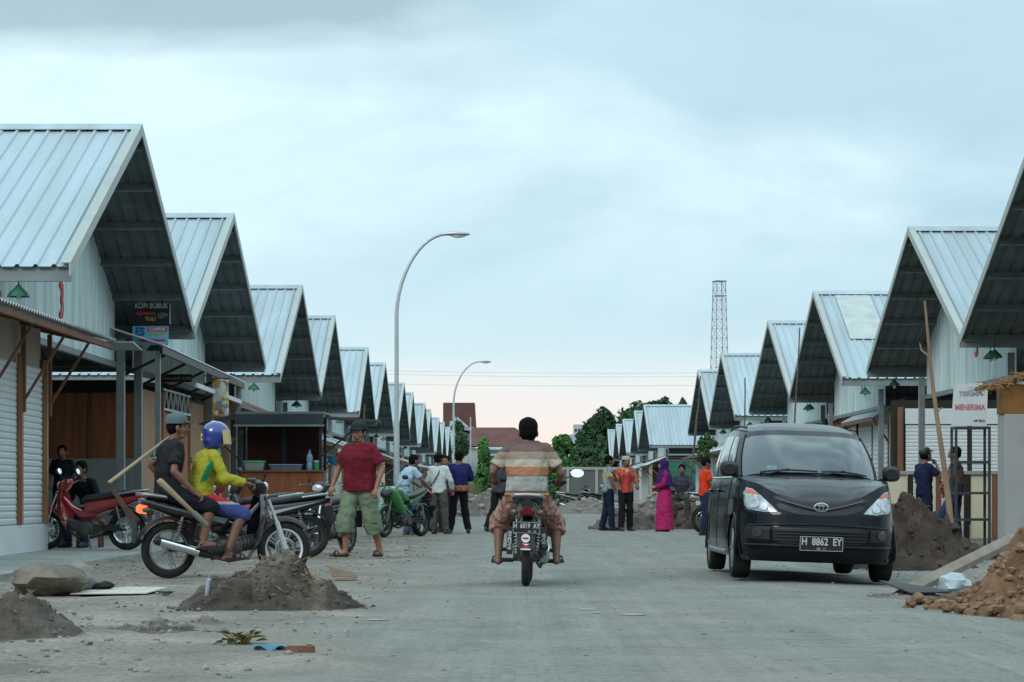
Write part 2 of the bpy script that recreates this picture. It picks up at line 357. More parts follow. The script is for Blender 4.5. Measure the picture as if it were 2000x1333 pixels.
def ground_mat():
    m=bpy.data.materials.new('dusty_ground'); m.use_nodes=True; nt=m.node_tree; b=nt.nodes['Principled BSDF']; b.inputs['Roughness'].default_value=.95
    b.inputs['Specular IOR Level'].default_value=.25
    tc=nn(nt,'ShaderNodeTexCoord')
    def N(sc,st,det=8,ro=.6):
        mp=nn(nt,'ShaderNodeMapping'); mp.inputs['Scale'].default_value=st; nt.links.new(tc.outputs['Object'],mp.inputs[0])
        n=nn(nt,'ShaderNodeTexNoise'); n.inputs['Scale'].default_value=sc; n.inputs['Detail'].default_value=det; n.inputs['Roughness'].default_value=ro
        nt.links.new(mp.outputs[0],n.inputs['Vector']); return n.outputs['Fac']
    def RP(f,stops):
        r=nn(nt,'ShaderNodeValToRGB')
        while len(r.color_ramp.elements)<len(stops): r.color_ramp.elements.new(1.0)
        for e,(p,c) in zip(r.color_ramp.elements,stops): e.position=p
        for e,(p,c) in zip(r.color_ramp.elements,stops): e.color=(*c,1)
        nt.links.new(f,r.inputs['Fac']); return r.outputs['Color']
    def MX(f,a,b_,bl='MIX'):
        n=nn(nt,'ShaderNodeMix',data_type='RGBA',blend_type=bl)
        for i,x in ((0,f),(6,a),(7,b_)):
            if isinstance(x,(int,float)): n.inputs[i].default_value=x
            elif isinstance(x,tuple): n.inputs[i].default_value=(*x,1)
            else: nt.links.new(x,n.inputs[i])
        return n.outputs[2]
    def MT(op,a,b2=None,c=None,cl=False):
        n=nn(nt,'ShaderNodeMath',operation=op); n.use_clamp=cl
        for i,x in enumerate((a,b2,c)):
            if x is None: continue
            if isinstance(x,(int,float)): n.inputs[i].default_value=x
            else: nt.links.new(x,n.inputs[i])
        return n.outputs[0]
    asph=RP(N(2.2,(1,.25,1)),[(.3,(.165,.173,.157)),(.7,(.228,.234,.210))])
    speck=RP(N(16,(1,1.0,1),6,.75),[(.36,(.62,.62,.62)),(.5,(1,1,1)),(.68,(1.22,1.2,1.16))])
    asph=MX(1.0,asph,speck,'MULTIPLY')
    sand=RP(N(1.3,(1,.6,1)),[(.3,(.15,.135,.112)),(.55,(.235,.212,.175)),(.75,(.34,.295,.235))])
    sand=MX(1.0,sand,RP(N(25,(1,.7,1),5),[(.3,(.6,.6,.6)),(.62,(1.15,1.15,1.15))]),'MULTIPLY')
    dark=MX(RP(N(.9,(1,.8,1)),[(.52,(0,0,0)),(.70,(.65,.65,.65))]),sand,(.115,.102,.088))
    sp=nn(nt,'ShaderNodeSeparateXYZ'); nt.links.new(tc.outputs['Object'],sp.inputs[0])
    # road band: between x=-1.7-.012y and x=4.2+.0175y
    xl=MT('ADD',MT('MULTIPLY_ADD',sp.outputs[1],.020,.75),sp.outputs[0])
    xr=MT('SUBTRACT',MT('MULTIPLY_ADD',sp.outputs[1],.0175,3.9),sp.outputs[0])
    mn=MT('MINIMUM',xl,xr)
    mn=MT('ADD',mn,MT('MULTIPLY_ADD',N(.55,(1,.45,1),6),4.6,-2.3))
    f=MT('MULTIPLY_ADD',mn,1.2,.5,True)
    # thin dust drifts over the road
    dust=RP(N(1.0,(.45,1.2,1),7),[(.46,(0,0,0)),(.68,(.75,.75,.75))])
    road=MX(dust,asph,(.25,.232,.195))
    road=MX(1.0,road,RP(N(2.6,(1.6,.035,1),5),[(.36,(.92,.92,.92)),(.64,(1.06,1.055,1.04))]),'MULTIPLY')
    road=MX(RP(N(3.0,(.3,1.5,1),7),[(.58,(0,0,0)),(.70,(.45,.45,.45))]),road,(.095,.108,.105))
    bk=nn(nt,'ShaderNodeTexBrick'); bk.inputs['Scale'].default_value=1.0; bk.inputs['Brick Width'].default_value=.21; bk.inputs['Row Height'].default_value=.105; bk.inputs['Mortar Size'].default_value=.009; bk.inputs['Mortar Smooth'].default_value=.6
    bk.inputs['Color1'].default_value=(1.06,1.06,1.05,1); bk.inputs['Color2'].default_value=(.90,.91,.92,1); bk.inputs['Mortar'].default_value=(.76,.76,.74,1); nt.links.new(tc.outputs['Object'],bk.inputs['Vector'])
    road=MX(RP(N(.8,(1,.5,1),6),[(.35,(.25,.25,.25)),(.65,(.95,.95,.95))]),road,MX(1.0,road,bk.outputs['Color'],'MULTIPLY'))
    col=MX(f,dark,road)
    far=MT('MULTIPLY_ADD',sp.outputs[1],.02,-2.4,True)
    nt.links.new(col,b.inputs['Base Color'])
    bp=nn(nt,'ShaderNodeBump'); bp.inputs['Strength'].default_value=.5; bp.inputs['Distance'].default_value=.03
    nt.links.new(N(18,(1,.7,1),8,.7),bp.inputs['Height']); nt.links.new(bp.outputs['Normal'],b.inputs['Normal'])
    return m
GM=ground_mat()
go=g.obj('ground',GM,recalc=False); tag(go,kind='structure')

# ------------------------------------------------------------------ market barns
def barn_meshes(sg,length=15.0):
    "sg=-1: barn on the left of the road, gable faces +x. local origin under the gable wall's centre"
    H=6.63; E=3.86; D=6.28; OV=1.27; slope=(H-E)/D
    X=lambda u: -sg*0+ (OV-u)*(-sg)   # u=0 at gable tip, growing away from road
    ang=math.atan(slope)
    # roof sheet profile along u
    prof=[]; u=0.0; p=.245
    while u<length:
        prof+=[(u,0),(u+.150,0),(u+.172,.032),(u+.205,.032),(u+.227,0)]; u+=p
    prof.append((length,0))
    m={}
    rf=MB()
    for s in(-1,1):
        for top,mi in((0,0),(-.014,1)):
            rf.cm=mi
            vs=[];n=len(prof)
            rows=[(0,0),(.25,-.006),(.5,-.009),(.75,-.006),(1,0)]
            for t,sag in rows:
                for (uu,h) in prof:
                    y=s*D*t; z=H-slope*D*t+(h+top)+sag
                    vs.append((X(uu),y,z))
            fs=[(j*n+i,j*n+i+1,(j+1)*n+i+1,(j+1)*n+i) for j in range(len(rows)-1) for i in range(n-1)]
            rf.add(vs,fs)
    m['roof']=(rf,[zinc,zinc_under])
    rc=MB()
    rc.rings([[(X(u),-.24,H-.24*slope+.050),(X(u),0,H+.062),(X(u),.24,H-.24*slope+.050),(X(u),.24,H-.24*slope+.040),(X(u),0,H+.050),(X(u),-.24,H-.24*slope+.040)] for u in(-.03,length)])
    m['ridge_cap']=(rc,[zinc])
    for s in(-1,1):
        ba=MB(); m['edge_flashing|%d'%s]=(ba,[rake])
        a=Vector((X(-.035),s*.0,H+.045)); b=Vector((X(-.035),s*(D+.02),E+.045))
        dn=Vector((0,0,-.17)); iw=Vector((X(.10)-X(-.035),0,0))
        t=Vector((X(-.012)-X(-.035),0,0))
        ba.add([a,b,b+dn,a+dn,a+t,b+t,b+dn+t,a+dn+t],[(0,1,2,3),(7,6,5,4),(0,4,5,1),(2,6,7,3),(1,5,6,2)])
        up=Vector((0,0,.005))
        ba.add([a+up,b+up,b+iw+up,a+iw+up,a+up*-1,b-up,b+iw-up,a+iw-up],[(0,1,2,3),(7,6,5,4),(3,2,6,7)])
    for s in(-1,1):
        for k in range(6):
            pu=MB(); m['purlin|%d%d'%(s,k)]=(pu,[beam])
            t=(.06+.94*k/5.15); y=s*D*t; z=H-slope*D*t-.09
            pu.box(((X(.02)+X(length))/2,y,z),(length-.05,.05,.13),(s*-ang,0,0))
    for s in(-1,1):
        eb=MB(); m['eave_beam|%d'%s]=(eb,[beam])
        eb.b2(X(-.02),X(length),s*(D-.14),s*(D-.05),E-.19,E+.005)
    # corrugated gable wall
    gw=MB(); n=150; Y=5.2; zb=3.2; cols=[]
    for i in range(n+1):
        y=-Y+2*Y*i/n; off=.018*math.cos(PI*i) 
        zt=H-slope*abs(y)-.06; cols.append((y,off,zt))
    vs=[]
    for y,off,zt in cols: vs+=[(off,y,zb),(off,y,zt)]
    gw.add(vs,[(2*i,2*i+2,2*i+3,2*i+1) for i in range(n)])
    m['gable_wall']=(gw,[corr])
    wr=MB()
    wr.b2(-.05,.05,-Y,Y,zb-.1,zb-.002)
    m['wall_rail']=(wr,[beam])
    po=MB()
    for yy in(-Y,Y): po.b2(-.075+sg*.0,.075,yy-.075,yy+.075,0,3.098 )
    m['posts']=None
    return m
GR_L='silver market barns in the left row'; GR_R='silver market barns in the right row'
ordn=['nearest','second','third','fourth','fifth','sixth','seventh','eighth','ninth','tenth','eleventh','twelfth','thirteenth','fourteenth','fifteenth','sixteenth']
MESH={}
def build_barn(sg,x,y,label,group,src=None):
    if (sg,'m') not in MESH:
        mm={}
        for k,v in barn_meshes(sg).items():
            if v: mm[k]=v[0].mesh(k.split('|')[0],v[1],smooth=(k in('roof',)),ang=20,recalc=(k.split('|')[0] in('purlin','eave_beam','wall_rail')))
        MESH[(sg,'m')]=mm
        for nm,yy in(('a',-5.2),('b',5.2)):
            p=MB(); p.b2(-.07,.07,-.07,.07,0,3.62); p.b2(-.12,.12,-.12,.12,0,.06); MESH[(sg,'p')]=p.mesh('post',steel,smooth=False)
    r=empty('market_barn',(x,y,0),0,label,'market barn',group)
    for k,me in MESH[(sg,'m')].items():
        if 'purlin' in k and y>135: continue
        o=bpy.data.objects.new(k.split('|')[0],me); COL.objects.link(o); o.parent=r
    for yy in(-5.28,5.28):
        o=bpy.data.objects.new('post',MESH[(sg,'p')]); COL.objects.link(o); o.parent=r; o.location=(0.0,yy,0)
        o.location.x=-sg*.115
    if y>50: r.scale=(1,1,rnd.uniform(.992,1.008)); r.rotation_euler.z=R(rnd.uniform(-.5,.5))
    return r
left_y=[38.9,51.4,68.6,81.1,99.2,111.8,130.2,142.9,161.2,173.9,192.2,204.9,223,235.7,254,266.8]
right_y=[41.5,54.1,71.3,84.1,103.2,116.2,165,178,197,210,229,242,261,274]
barns=[]
for i,y in enumerate(left_y):
    far='largest roof, beside the coffee sign' if i==0 else ('zinc wall painted with a small number' if i<3 else ('overlapping its neighbours' if i<8 else 'tiny in the distance'))
    barns.append(build_barn(-1,-7.17+rnd.uniform(-.05,.05),y+rnd.uniform(-.06,.06),f'{ordn[i]} gabled barn in the left row, {far}',GR_L))
for i,y in enumerate(right_y):
    far='only its dark underside showing' if i==0 else ('tall zinc roof above the roller shutters' if i==1 else ('pale patches on its zinc roof' if i==2 else ('beyond the black car' if i<6 else ('showing a wide roof face' if i==6 else 'small, in front of the trees'))))
    barns.append(build_barn(1,9.96,y,f'{ordn[i]} gabled barn in the right row, {far}',GR_R))
a=MB(); sl_=(6.63-3.86)/6.28
for (x0,x1,y0,y1) in((1.9,2.6,-.5,-2.4),(-.7,.3,-.3,-3.6),(2.7,3.4,-2.9,-4.4)):
    a.add([(x0,y0,6.63+sl_*y0+.037),(x1,y0,6.63+sl_*y0+.037),(x1,y1,6.63+sl_*y1+.037),(x0,y1,6.63+sl_*y1+.037),(x0,y0,6.63+sl_*y0+.033),(x1,y0,6.63+sl_*y0+.033),(x1,y1,6.63+sl_*y1+.033),(x0,y1,6.63+sl_*y1+.033)],[(0,1,2,3),(7,6,5,4),(0,4,5,1),(1,5,6,2),(2,6,7,3),(3,7,4,0)])
    o=a.obj('repair_sheet',mat('cream_repair_sheet',(.40,.44,.42),.6,.1,.15,2,vary=.08),barns[18],smooth=False); a=MB()
# painted numbers on the zinc walls
for (bi,s,yy,zz,sz) in ((0,'3',0.0,3.62,1.0),(1,'2',-.9,3.7,.9),(2,'1',-4.0,3.75,.8),(17,'3',-1.2,3.75,.9),(18,'1',-1.0,3.7,.8)):
    sg=-1 if bi<16 else 1
    text('painted_number',s,sz*.8,redp,barns[bi],(-sg*.034,yy,zz+.25),(PI/2,0,-sg*PI/2),bold=.015)
# enamel lamps hanging from the eave beams
def lamp(x,y,z,label):
    if 'lamp' not in MESH:
        a=MB(); prof=[(.012,.16),(.03,.15),(.05,.12),(.13,.05),(.155,.0),(.15,-.004),(.12,.045),(.045,.11)]
        a.rings([[(r*math.cos(2*PI*k/16),r*math.sin(2*PI*k/16),h) for k in range(16)] for r,h in prof])
        MESH['lamp']=a.mesh('lamp_shade',green_enam)
        b=MB(); b.ell((0,0,-.02),(.035,.035,.05)); MESH['bulb']=b.mesh('bulb',bulbm)
        c=MB(); c.tube([(0,0,.15),(0,0,.42)],.008,6); MESH['cord']=c.mesh('cord',black_metal)
    r=empty('hanging_lamp',(x,y,z),0,label,'hanging lamp','green enamel lamps hanging under the barn eaves')
    for k,nm in(('lamp','lamp_shade'),('bulb','bulb'),('cord','cord')):
        o=bpy.data.objects.new(nm,MESH[k]); COL.objects.link(o); o.parent=r
    return r
for i,y in enumerate(left_y[:8]):
    for s,w in((-1,'near'),(1,'far')):
        if i==0 and s==1: continue
        lamp(-6.62 if i else -6.6,y+s*(5.95 if s>0 else 6.2)+(-.0),3.47,f'green enamel lamp under the {w} eave of the {ordn[i]} left barn')
for i,y in enumerate(right_y[:6]):
    for s,w in((-1,'near'),(1,'far')):
        if i==0 and s==-1: continue
        lamp(9.3,y+s*6.1,3.47,f'green enamel lamp under the {w} eave of the {ordn[i]} right barn')

# ------------------------------------------------------------------ street lamps
def street_lamp(x,y,h,label,reach=2.05):
    r=empty('street_lamp',(x,y,0),0,label,'street lamp','curved white street lamps along the left kerb')
    p=MB(); zz=h-2.0
    p.tube([(0,0,0),(0,0,zz*.5),(0,0,zz*.5),(0,0,zz)],[.075,.070,.055,.05],12)
    pts=[]
    for k in range(13):
        a=R(90*k/12); pts.append((reach*(1-math.cos(a))**.9*.93,0,zz+2.0*math.sin(a)*.98))
    p.tube([(0,0,zz-.01)]+pts,[.05]+[.05-.012*k/12 for k in range(13)],10)
    p.obj('pole',mat('pole_white_paint',(.46,.50,.51),.5,.2,.08),r)
    b=MB(); b.box((0,0,.12),(.3,.3,.24)); b.obj('base_block',plaster,r,bevel=.02)
    e=pts[-1]; hd=MB(); hd.sup([(e[0]-.08,0,e[2],.03,.03),(e[0]+.05,0,e[2]+.01,.07,.05),(e[0]+.3,0,e[2]-.0,.11,.06),(e[0]+.52,0,e[2]-.0,.07,.035),(e[0]+.56,0,e[2],.02,.01)],'x')
    hd.obj('lamp_head',alu,r)
    gl=MB(); gl.ell((e[0]+.28,0,e[2]-.045),(.18,.085,.05)); gl.obj('lens',bulbm,r)
    return r
street_lamp(-2.88,60,7.2,'tall white curved street lamp standing behind the maroon-shirted man',1.32)
street_lamp(-2.95,119,7.2,'farther white curved street lamp in front of the brown roofed house',1.36)
p=MB(); p.tube([(0,0,0),(0,0,5.2)],[.05,.035],8); o=p.obj('utility_pole',MATS['pole_white_paint']); o.location=(-2.56,143,0); tag(o,'thin short white pole left of the palm-like green bush','pole')
# ------------------------------------------------------------------ shops and stalls under and beside the barns
def corr_sheet(mb,p00,p10,p01,p11,pitch=.076,amp=.012,th=.006):
    "corrugated sheet: ridges run p00->p01 ; repeats across p00->p10"
    p00,p10,p01,p11=[Vector(p) for p in(p00,p10,p01,p11)]
    n=max(4,int((p10-p00).length/pitch*2)); nrm=(p10-p00).cross(p01-p00).normalized()
    if nrm.z<0: nrm=-nrm
    for off in(0,-th):
        vs=[]
        for j in(0,1):
            for i in range(n+1):
                a=(p00.lerp(p10,i/n) if j==0 else p01.lerp(p11,i/n)); vs.append(a+nrm*((amp if i%2 else -amp)+off))
        mb.add(vs,[(i,i+1,n+2+i,n+1+i) for i in range(n)])
def shutter(name,parent,m,axis,a0,a1,c,z0,z1,out,pitch=.085):
    "roller shutter in plane axis=c; out=+-1 slat bulge direction"
    mb=MB(); n=max(2,int((z1-z0)/pitch)); pr=[]
    for i in range(n):
        z=z0+(z1-z0)*i/n; h=(z1-z0)/n
        pr+=[(0,z),(.014,z+h*.25),(.014,z+h*.75),(0,z+h*.94)]
    pr.append((0,z1))
    vs=[]
    for t in(a0,a1):
        for d,z in pr: vs.append((c+out*d,t,z) if axis=='x' else (t,c+out*d,z))
    k=len(pr); mb.add(vs,[(i,i+1,k+i+1,k+i) for i in range(k-1)])
    return mb.obj(name,m,parent,smooth=False)
shut_w=mat('white_roller_shutter',(.55,.60,.60),.5,.0,.05,1.5,dirt=(.38,.37,.33),dscale=1.5,damt=.35)
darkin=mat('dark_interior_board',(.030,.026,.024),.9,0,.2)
orange_wood=mat('orange_stained_wood',(.30,.09,.03),.6,0,.3,3,stretch=(4,4,.5))

# --- the near shuttered shop at the left edge
r=empty('shuttered_shop',(-6.7,30.6,0),0,'white roller shutter shop with brown timber posts at the left edge','shop')
a=MB(); a.b2(-1.0,.02,-6.6,4.6,0,.42); a.obj('plinth',white_paint,r,bevel=.01)
a=MB(); a.b2(-6,-.06,-6.6,4.45,.42,3.2); a.obj('wall',mat('pale_pink_plaster',(.42,.34,.29),.9,0,.1),r)
for i,(y0,y1) in enumerate(((-6.4,-3.0),(-2.85,.35),(.5,2.55),(2.75,4.35))):
    shutter('shutter',r,shut_w,'x',y0,y1,-.03,.43,2.62,1)
for yy in(-2.92,.42,2.64,4.42):
    a=MB(); a.b2(-.02,.05,yy-.05,yy+.05,.425,2.75); a.obj('door_post',mat('tan_timber',(.34,.16,.08),.7,0,.2,4,stretch=(1,1,.2)),r)
for yy in(.42,2.64,4.5,-2.92):
    a=MB(); a.bar((.06,yy,1.95),(.06,yy,3.12),.06); a.bar((.06,yy,2.1),(.62,yy,3.0),.035); a.obj('bracket',wood_br,r)
a=MB(); corr_sheet(a,(-.9,-8,3.50),(-.9,5.0,3.50),(.78,-8,3.07),(.78,5.9,3.12),.15,.022); a.obj('canopy',asb,r,smooth=False)
a=MB()
for yy in(-5,-3,-1,1,3,5): a=MB(); a.bar((-.3,yy,3.26),(.72,yy,3.02),.05,.08); a.obj('rafter',wood_br,r)
a=MB(); a.bar((.70,-8,2.99),(.70,5.8,3.03),.06,.08); a.obj('canopy_beam',wood_br,r)
a=MB(); a.bar((.78,5.9,3.10),(.55,8.3,3.12),.5,.02); a.obj('canopy_flap',zinc,r)

# --- brown plywood stalls under the second left barn, front and the side that faces the camera
r=empty('plywood_stall',(-7.15,46.6,0),0,'brown plywood coffee stall with a grey half wall under the nearest left barns','stall')
a=MB(); a.b2(-9,-.02,0,.1,1.5,2.75); a.obj('side_wall',ply,r)
a=MB(); a.b2(-9,0.0,-.12,-.004,0,1.5); a.obj('half_wall',plaster,r)
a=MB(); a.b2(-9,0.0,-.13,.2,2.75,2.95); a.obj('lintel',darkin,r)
for xx in(-6.7,-4.5,-2.3,-.9): 
    a=MB(); a.b2(xx-.04,xx+.04,-.03,-.003,1.5,2.75); a.obj('batten',wood_br,r)
fr=[(0,3.2,'pale'),(3.2,5.2,'door'),(5.2,7.3,'door'),(7.3,10,'pale')]
for y0,y1,k in fr:
    a=MB(); a.b2(-.06,0,y0+.05,y1-.05,0,2.85 if k=='pale' else 2.5); a.obj('front_panel' if k=='pale' else 'door',ply2 if k=='pale' else ply,r)
    a=MB(); a.b2(-.03,.05,y1-.05,y1+.04,0,2.9); a.obj('door_post',mat('tan_timber',(.34,.16,.08)),r)
a=MB(); a.bar((.03,3.2,2.55),(.03,7.3,2.55),.05)
a.bar((.03,3.2,2.95),(.03,7.3,2.95),.04)
for k in range(6): a.bar((.03,3.3+.66*k,2.55),(.03,3.63+.66*k,2.95),.03); a.bar((.03,3.63+.66*k,2.95),(.03,3.96+.66*k,2.55),.03)
a.obj('truss_grille',white_paint,r)
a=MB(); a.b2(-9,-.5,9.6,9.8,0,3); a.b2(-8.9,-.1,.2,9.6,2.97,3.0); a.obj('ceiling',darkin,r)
# deep dark back wall under the first barn
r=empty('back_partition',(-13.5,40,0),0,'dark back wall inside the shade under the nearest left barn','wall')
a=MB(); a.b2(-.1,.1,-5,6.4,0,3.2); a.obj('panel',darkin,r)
# lean-to canopy in front of those stalls
r=empty('lean_to_canopy',(-6.3,50,0),0,'thin dark framed lean-to canopy with white sheet edge beside the drinks sign','canopy')
a=MB(); a.add([(-.95,-6.5,3.82),(.05,-6.3,3.50),(.05,7.2,3.42),(-.95,7.2,3.75),(-.95,-6.5,3.80),(.05,-6.3,3.48),(.05,7.2,3.40),(-.95,7.2,3.73)],[(0,1,2,3),(7,6,5,4),(0,4,5,1),(1,5,6,2),(2,6,7,3),(3,7,4,0)]); a.obj('sheet',mat('white_coated_sheet',(.7,.76,.78),.35,.1,.05),r,smooth=False)
a=MB(); a.bar((0,-6.2,3.40),(0,7.1,3.32),.06,.12); a.obj('edge_beam',black_metal,r)
for k in range(5):
    y=-5.5+k*2.9
    a=MB(); a.bar((-.85,y,2.95),(0,y,3.36),.05); a.obj('strut',black_metal,r)
a=MB(); a.bar((-.05,-1,3.0),(-.05,7.0,2.95),.05,.09); a.obj('lower_rail',white_paint,r)
for yy in(-5.9,6.9):
    a=MB(); a.bar((-.1,yy,0),(-.1,yy,3.36),.09); a.obj('post',steel,r)
# --- signs
sg_black=mat('black_sign_vinyl',(.012,.010,.016),.4,0,.1); whitev=mat('white_lettering',(.72,.72,.72),.5,0,0); yellowv=mat('yellow_lettering',(.62,.56,.05),.5,0,0); redv=mat('red_vinyl',(.60,.02,.035),.5,0,0)
bluev=mat('light_blue_vinyl',(.22,.48,.66),.5,0,.1); dbluev=mat('dark_blue_vinyl',(.01,.12,.35),.5,0,0); pinkv=mat('pink_vinyl',(.6,.05,.12),.5,0,0); purplev=mat('purple_vinyl',(.08,.01,.07),.5,0,.2,8)
def arrow(mb,x0,x1,z,h,y):
    "left-pointing arrow plate"
    L=x1-x0; hd=L*.3
    mb.prism([(x0,z),(x0+hd,z+h),(x0+hd,z+h*.45),(x1,z+h*.45),(x1,z-h*.45),(x0+hd,z-h*.45),(x0+hd,z-h)],'y',y-.003,y)
z0=44.2; c=W(297,609,z0)
r=empty('coffee_sign',c,0,'black hanging sign reading KOPI BUBUK above a red arrow','sign')
a=MB(); a.b2(-.32,.31,0,.012,-.235,.245); a.obj('board',sg_black,r)
text('lettering','KOPI BUBUK',.125,whitev,r,(-.01,-.008,.10),bold=.004,sx=.84)
a=MB(); arrow(a,-.31,.06,-.035,.055,-.004); a.obj('arrow',redv,r)
text('small_lettering','TULI',.09,yellowv,r,(-.03,-.008,-.135),bold=.003,sx=1.05)
a=MB(); a.ell((.19,-.006,-.06),(.10,.006,.045)); a.ell((.14,-.008,-.10),(.05,.006,.03)); a.obj('cup_picture',mat('grey_blue_print',(.15,.18,.2),.5,0,.4,20),r)
a=MB(); a.b2(.315,.33,-.01,.03,-.22,.25); a.obj('edge_strip',whitev,r)
a=MB(); a.tube([(-.2,.005,.245),(-.2,.005,.6)],.006,6); a.tube([(.2,.005,.245),(.2,.005,.6)],.006,6); a.obj('wires',black_metal,r)
c=W(294,656,43.9)
r=empty('iced_drinks_sign',c,R(0),'light blue hanging sign with the word ES and a red arrow','sign')
a=MB(); a.b2(-.32,.32,0,.012,-.165,.17); a.obj('board',bluev,r)
a=MB(); a.b2(-.05,.30,-.004,-.001,.075,.15); a.obj('red_band',pinkv,r)
text('lettering','ES',.20,dbluev,r,(-.19,-.008,.065),bold=.008,sx=.9)
text('small_lettering','CAMPUR',.072,whitev,r,(.125,-.010,.112),bold=.003)
text('yellow_lettering','TEH MANIS',.055,yellowv,r,(.12,-.006,.035),bold=.002)
a=MB(); arrow(a,-.25,.26,-.085,.04,-.004); a.obj('arrow',redv,r)
a=MB(); a.tube([(-.2,.005,.17),(-.2,.005,.5)],.005,6); a.obj('wire',black_metal,r)
c=W(431,777,52)
r=empty('menu_banner',c,R(8),'pale hanging drinks banner with orange and yellow print by the canopy post','banner')
a=MB(); a.grid(lambda u,v:(-.17+.34*u,.02*math.sin(5*u+3*v),-.40+.80*v),10,14)
o=a.obj('cloth',batik('banner_print',[(.62,.66,.66),(.66,.70,.70),(.62,.66,.66),(.60,.30,.04),(.66,.56,.15),(.60,.64,.64),(.25,.32,.45),(.45,.16,.05)],9),r); s_=o.modifiers.new('t','SOLIDIFY'); s_.thickness=.004
a=MB(); a.tube([(-.19,0,.405),(.19,0,.405)],.012,8); a.obj('rod',black_metal,r)
c=W(345,740,49)
r=empty('name_board',c,0,'narrow dark signboard with small pale lettering above the plywood doors','sign')
a=MB(); a.b2(-.32,.30,0,.02,-.07,.09); a.obj('board',darkin,r); text('lettering','WARUNG KOPI',.085,mat('dull_lettering',(.3,.28,.25),.6,0,0),r,(0,-.006,.0),sx=.95)

# --- long rows of small market shops
def kiosk(sg,x,y0,L,h,wall,can,label,depth=4,cz=.55,shut=True,cangle=.22,group=None):
    "front plane at x; sg=-1 left row (front faces +x); local origin at the near front corner"
    r=empty('market_kiosk',(x,y0,0),0,label,'kiosk',group); o=-sg
    a=MB(); a.b2(0,-o*depth,0,L-.12,0,h); a.obj('walls',wall,r)
    n=max(1,int(L/2.4)); w=L/n
    if shut:
        for k in range(n): shutter('shutter',r,shut_w,'x',k*w+.12,(k+1)*w-.22,o*.02,.12,h-.35,o,.12)
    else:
        a=MB(); a.b2(o*.01,o*.015,.2,L-.4,.8,h-.3); a.obj('opening',darkin,r)  # flat dark sheet on the solid wall, interior shade put into its colour
    # side facing the camera
    shutter('side_shutter',r,gwall if wall is gwall else (shut_w if shut else ply2),'y',-o*.35,-o*(depth-.3),-.015,.2,h-.45,-1,.12)
    a=MB(); corr_sheet(a,(-o*.4,-.25,h+.30),(-o*.4,L+.05,h+.30),(o*cz*1.7,-.25,h-cangle),(o*cz*1.7,L+.05,h-cangle),.13,.015); a.obj('canopy',can,r,smooth=False)
    for yy in(.0,L-.2):
        a=MB(); a.bar((o*.02,yy,h-.9),(o*cz*1.5,yy,h-cangle-.03),.05); a.obj('bracket',wood_br,r)
    a=MB(); a.bar((o*cz*1.6,-.2,h-cangle-.06),(o*cz*1.6,L,h-cangle-.06),.05,.09); a.obj('canopy_beam',wood_br,r)
    return r
GL='small market kiosks along the left side'; GRR='small market kiosks along the right side'
rust=mat('rusty_brown_sheet',(.16,.07,.045),.8,.1,.3,3,dirt=(.28,.2,.15),damt=.6)
dkroof=mat('dark_awning',(.035,.04,.042),.6,0,.2)
pale_tin=mat('pale_tin_canopy',(.50,.55,.55),.5,.2,.15)
gwall=mat('green_painted_board',(.012,.12,.075),.6,0,.2,2)
walls=[cream,ply2,plaster,cream,gwall,white_paint]; cans=[rust,zinc,asb,dkroof,pale_tin,rust]
wn={id(cream):'cream',id(ply2):'pale plywood',id(plaster):'grey',id(gwall):'green',id(white_paint):'white'}
cn={id(rust):'rusty brown',id(zinc):'zinc',id(asb):'grey fibre cement',id(dkroof):'black',id(pale_tin):'pale tin'}
Lk=[(58.2,5.2,2.95,ply2,rust),(63.6,5.5,2.75,ply2,rust),(70,6.3,2.6,cream,asb),(77.2,6.3,2.6,cream,zinc),(85,6.3,2.55,cream,asb),(93,8,2.6,cream,pale_tin),(103,8,2.6,white_paint,dkroof),(113,8,2.6,plaster,zinc),(124,9,2.6,cream,rust),(136,9,2.6,white_paint,pale_tin),(148,9,2.6,plaster,zinc),(160,10,2.6,cream,asb),(174,10,2.6,white_paint,zinc),(190,12,2.6,cream,pale_tin)]
for i,(y,L,h,wl,cn_) in enumerate(Lk):
    kiosk(-1,-6.75 if y<70 else -6.55,y,L,h,wl,cn_,f'{ordn[i]} roadside kiosk on the left, {wn[id(wl)]} walls under a {cn[id(cn_)]} canopy',shut=(i not in(0,1,8)),group=GL)
Rk=[(66.2,6.0,3.1,cream,zinc),(73.5,6.5,2.9,plaster,rust),(81,7,2.9,white_paint,pale_tin),(90,7,2.8,gwall,dkroof),(99,8,2.8,gwall,pale_tin),(109,8,2.8,plaster,zinc),(119,7,2.7,gwall,dkroof),(158,8,2.8,gwall,pale_tin),(170,10,2.7,cream,zinc),(184,10,2.7,white_paint,zinc),(200,12,2.7,cream,rust)]
for i,(y,L,h,wl,cn_) in enumerate(Rk):
    xx=10.1 if i<2 else 9.3
    kiosk(1,xx,y,L,h,wl,cn_,f'{ordn[i]} roadside kiosk on the right, {wn[id(wl)]} walls under a {cn[id(cn_)]} canopy',depth=8 if i==0 else 5,group=GRR,cz=.5 if i>1 else .3,shut=(i not in (1,3,7)))
# shuttered shop wall facing the camera between the second and third right barns
r=empty('shutter_wall',(10.0,64.8,0),0,'row of closed white roller shutters behind the standing navy-shirted man','shop wall')
a=MB(); a.b2(0,9,.06,.6,0,3.28); a.obj('wall',darkin,r)
for k in range(5): shutter('shutter',r,shut_w,'y',.32+k*1.75,.32+k*1.75+1.62,.05,.02,3.05-.42,-1,.095)
for k in range(5):
    a=MB(); a.b2(.30+k*1.75,.32+k*1.75+1.64,.0,.055,2.65,3.06); a.obj('shutter_box',shut_w,r,bevel=.01)
a=MB(); a.b2(.1,.24,-.06,.05,0,3.1); a.obj('timber_post',wood_br,r)
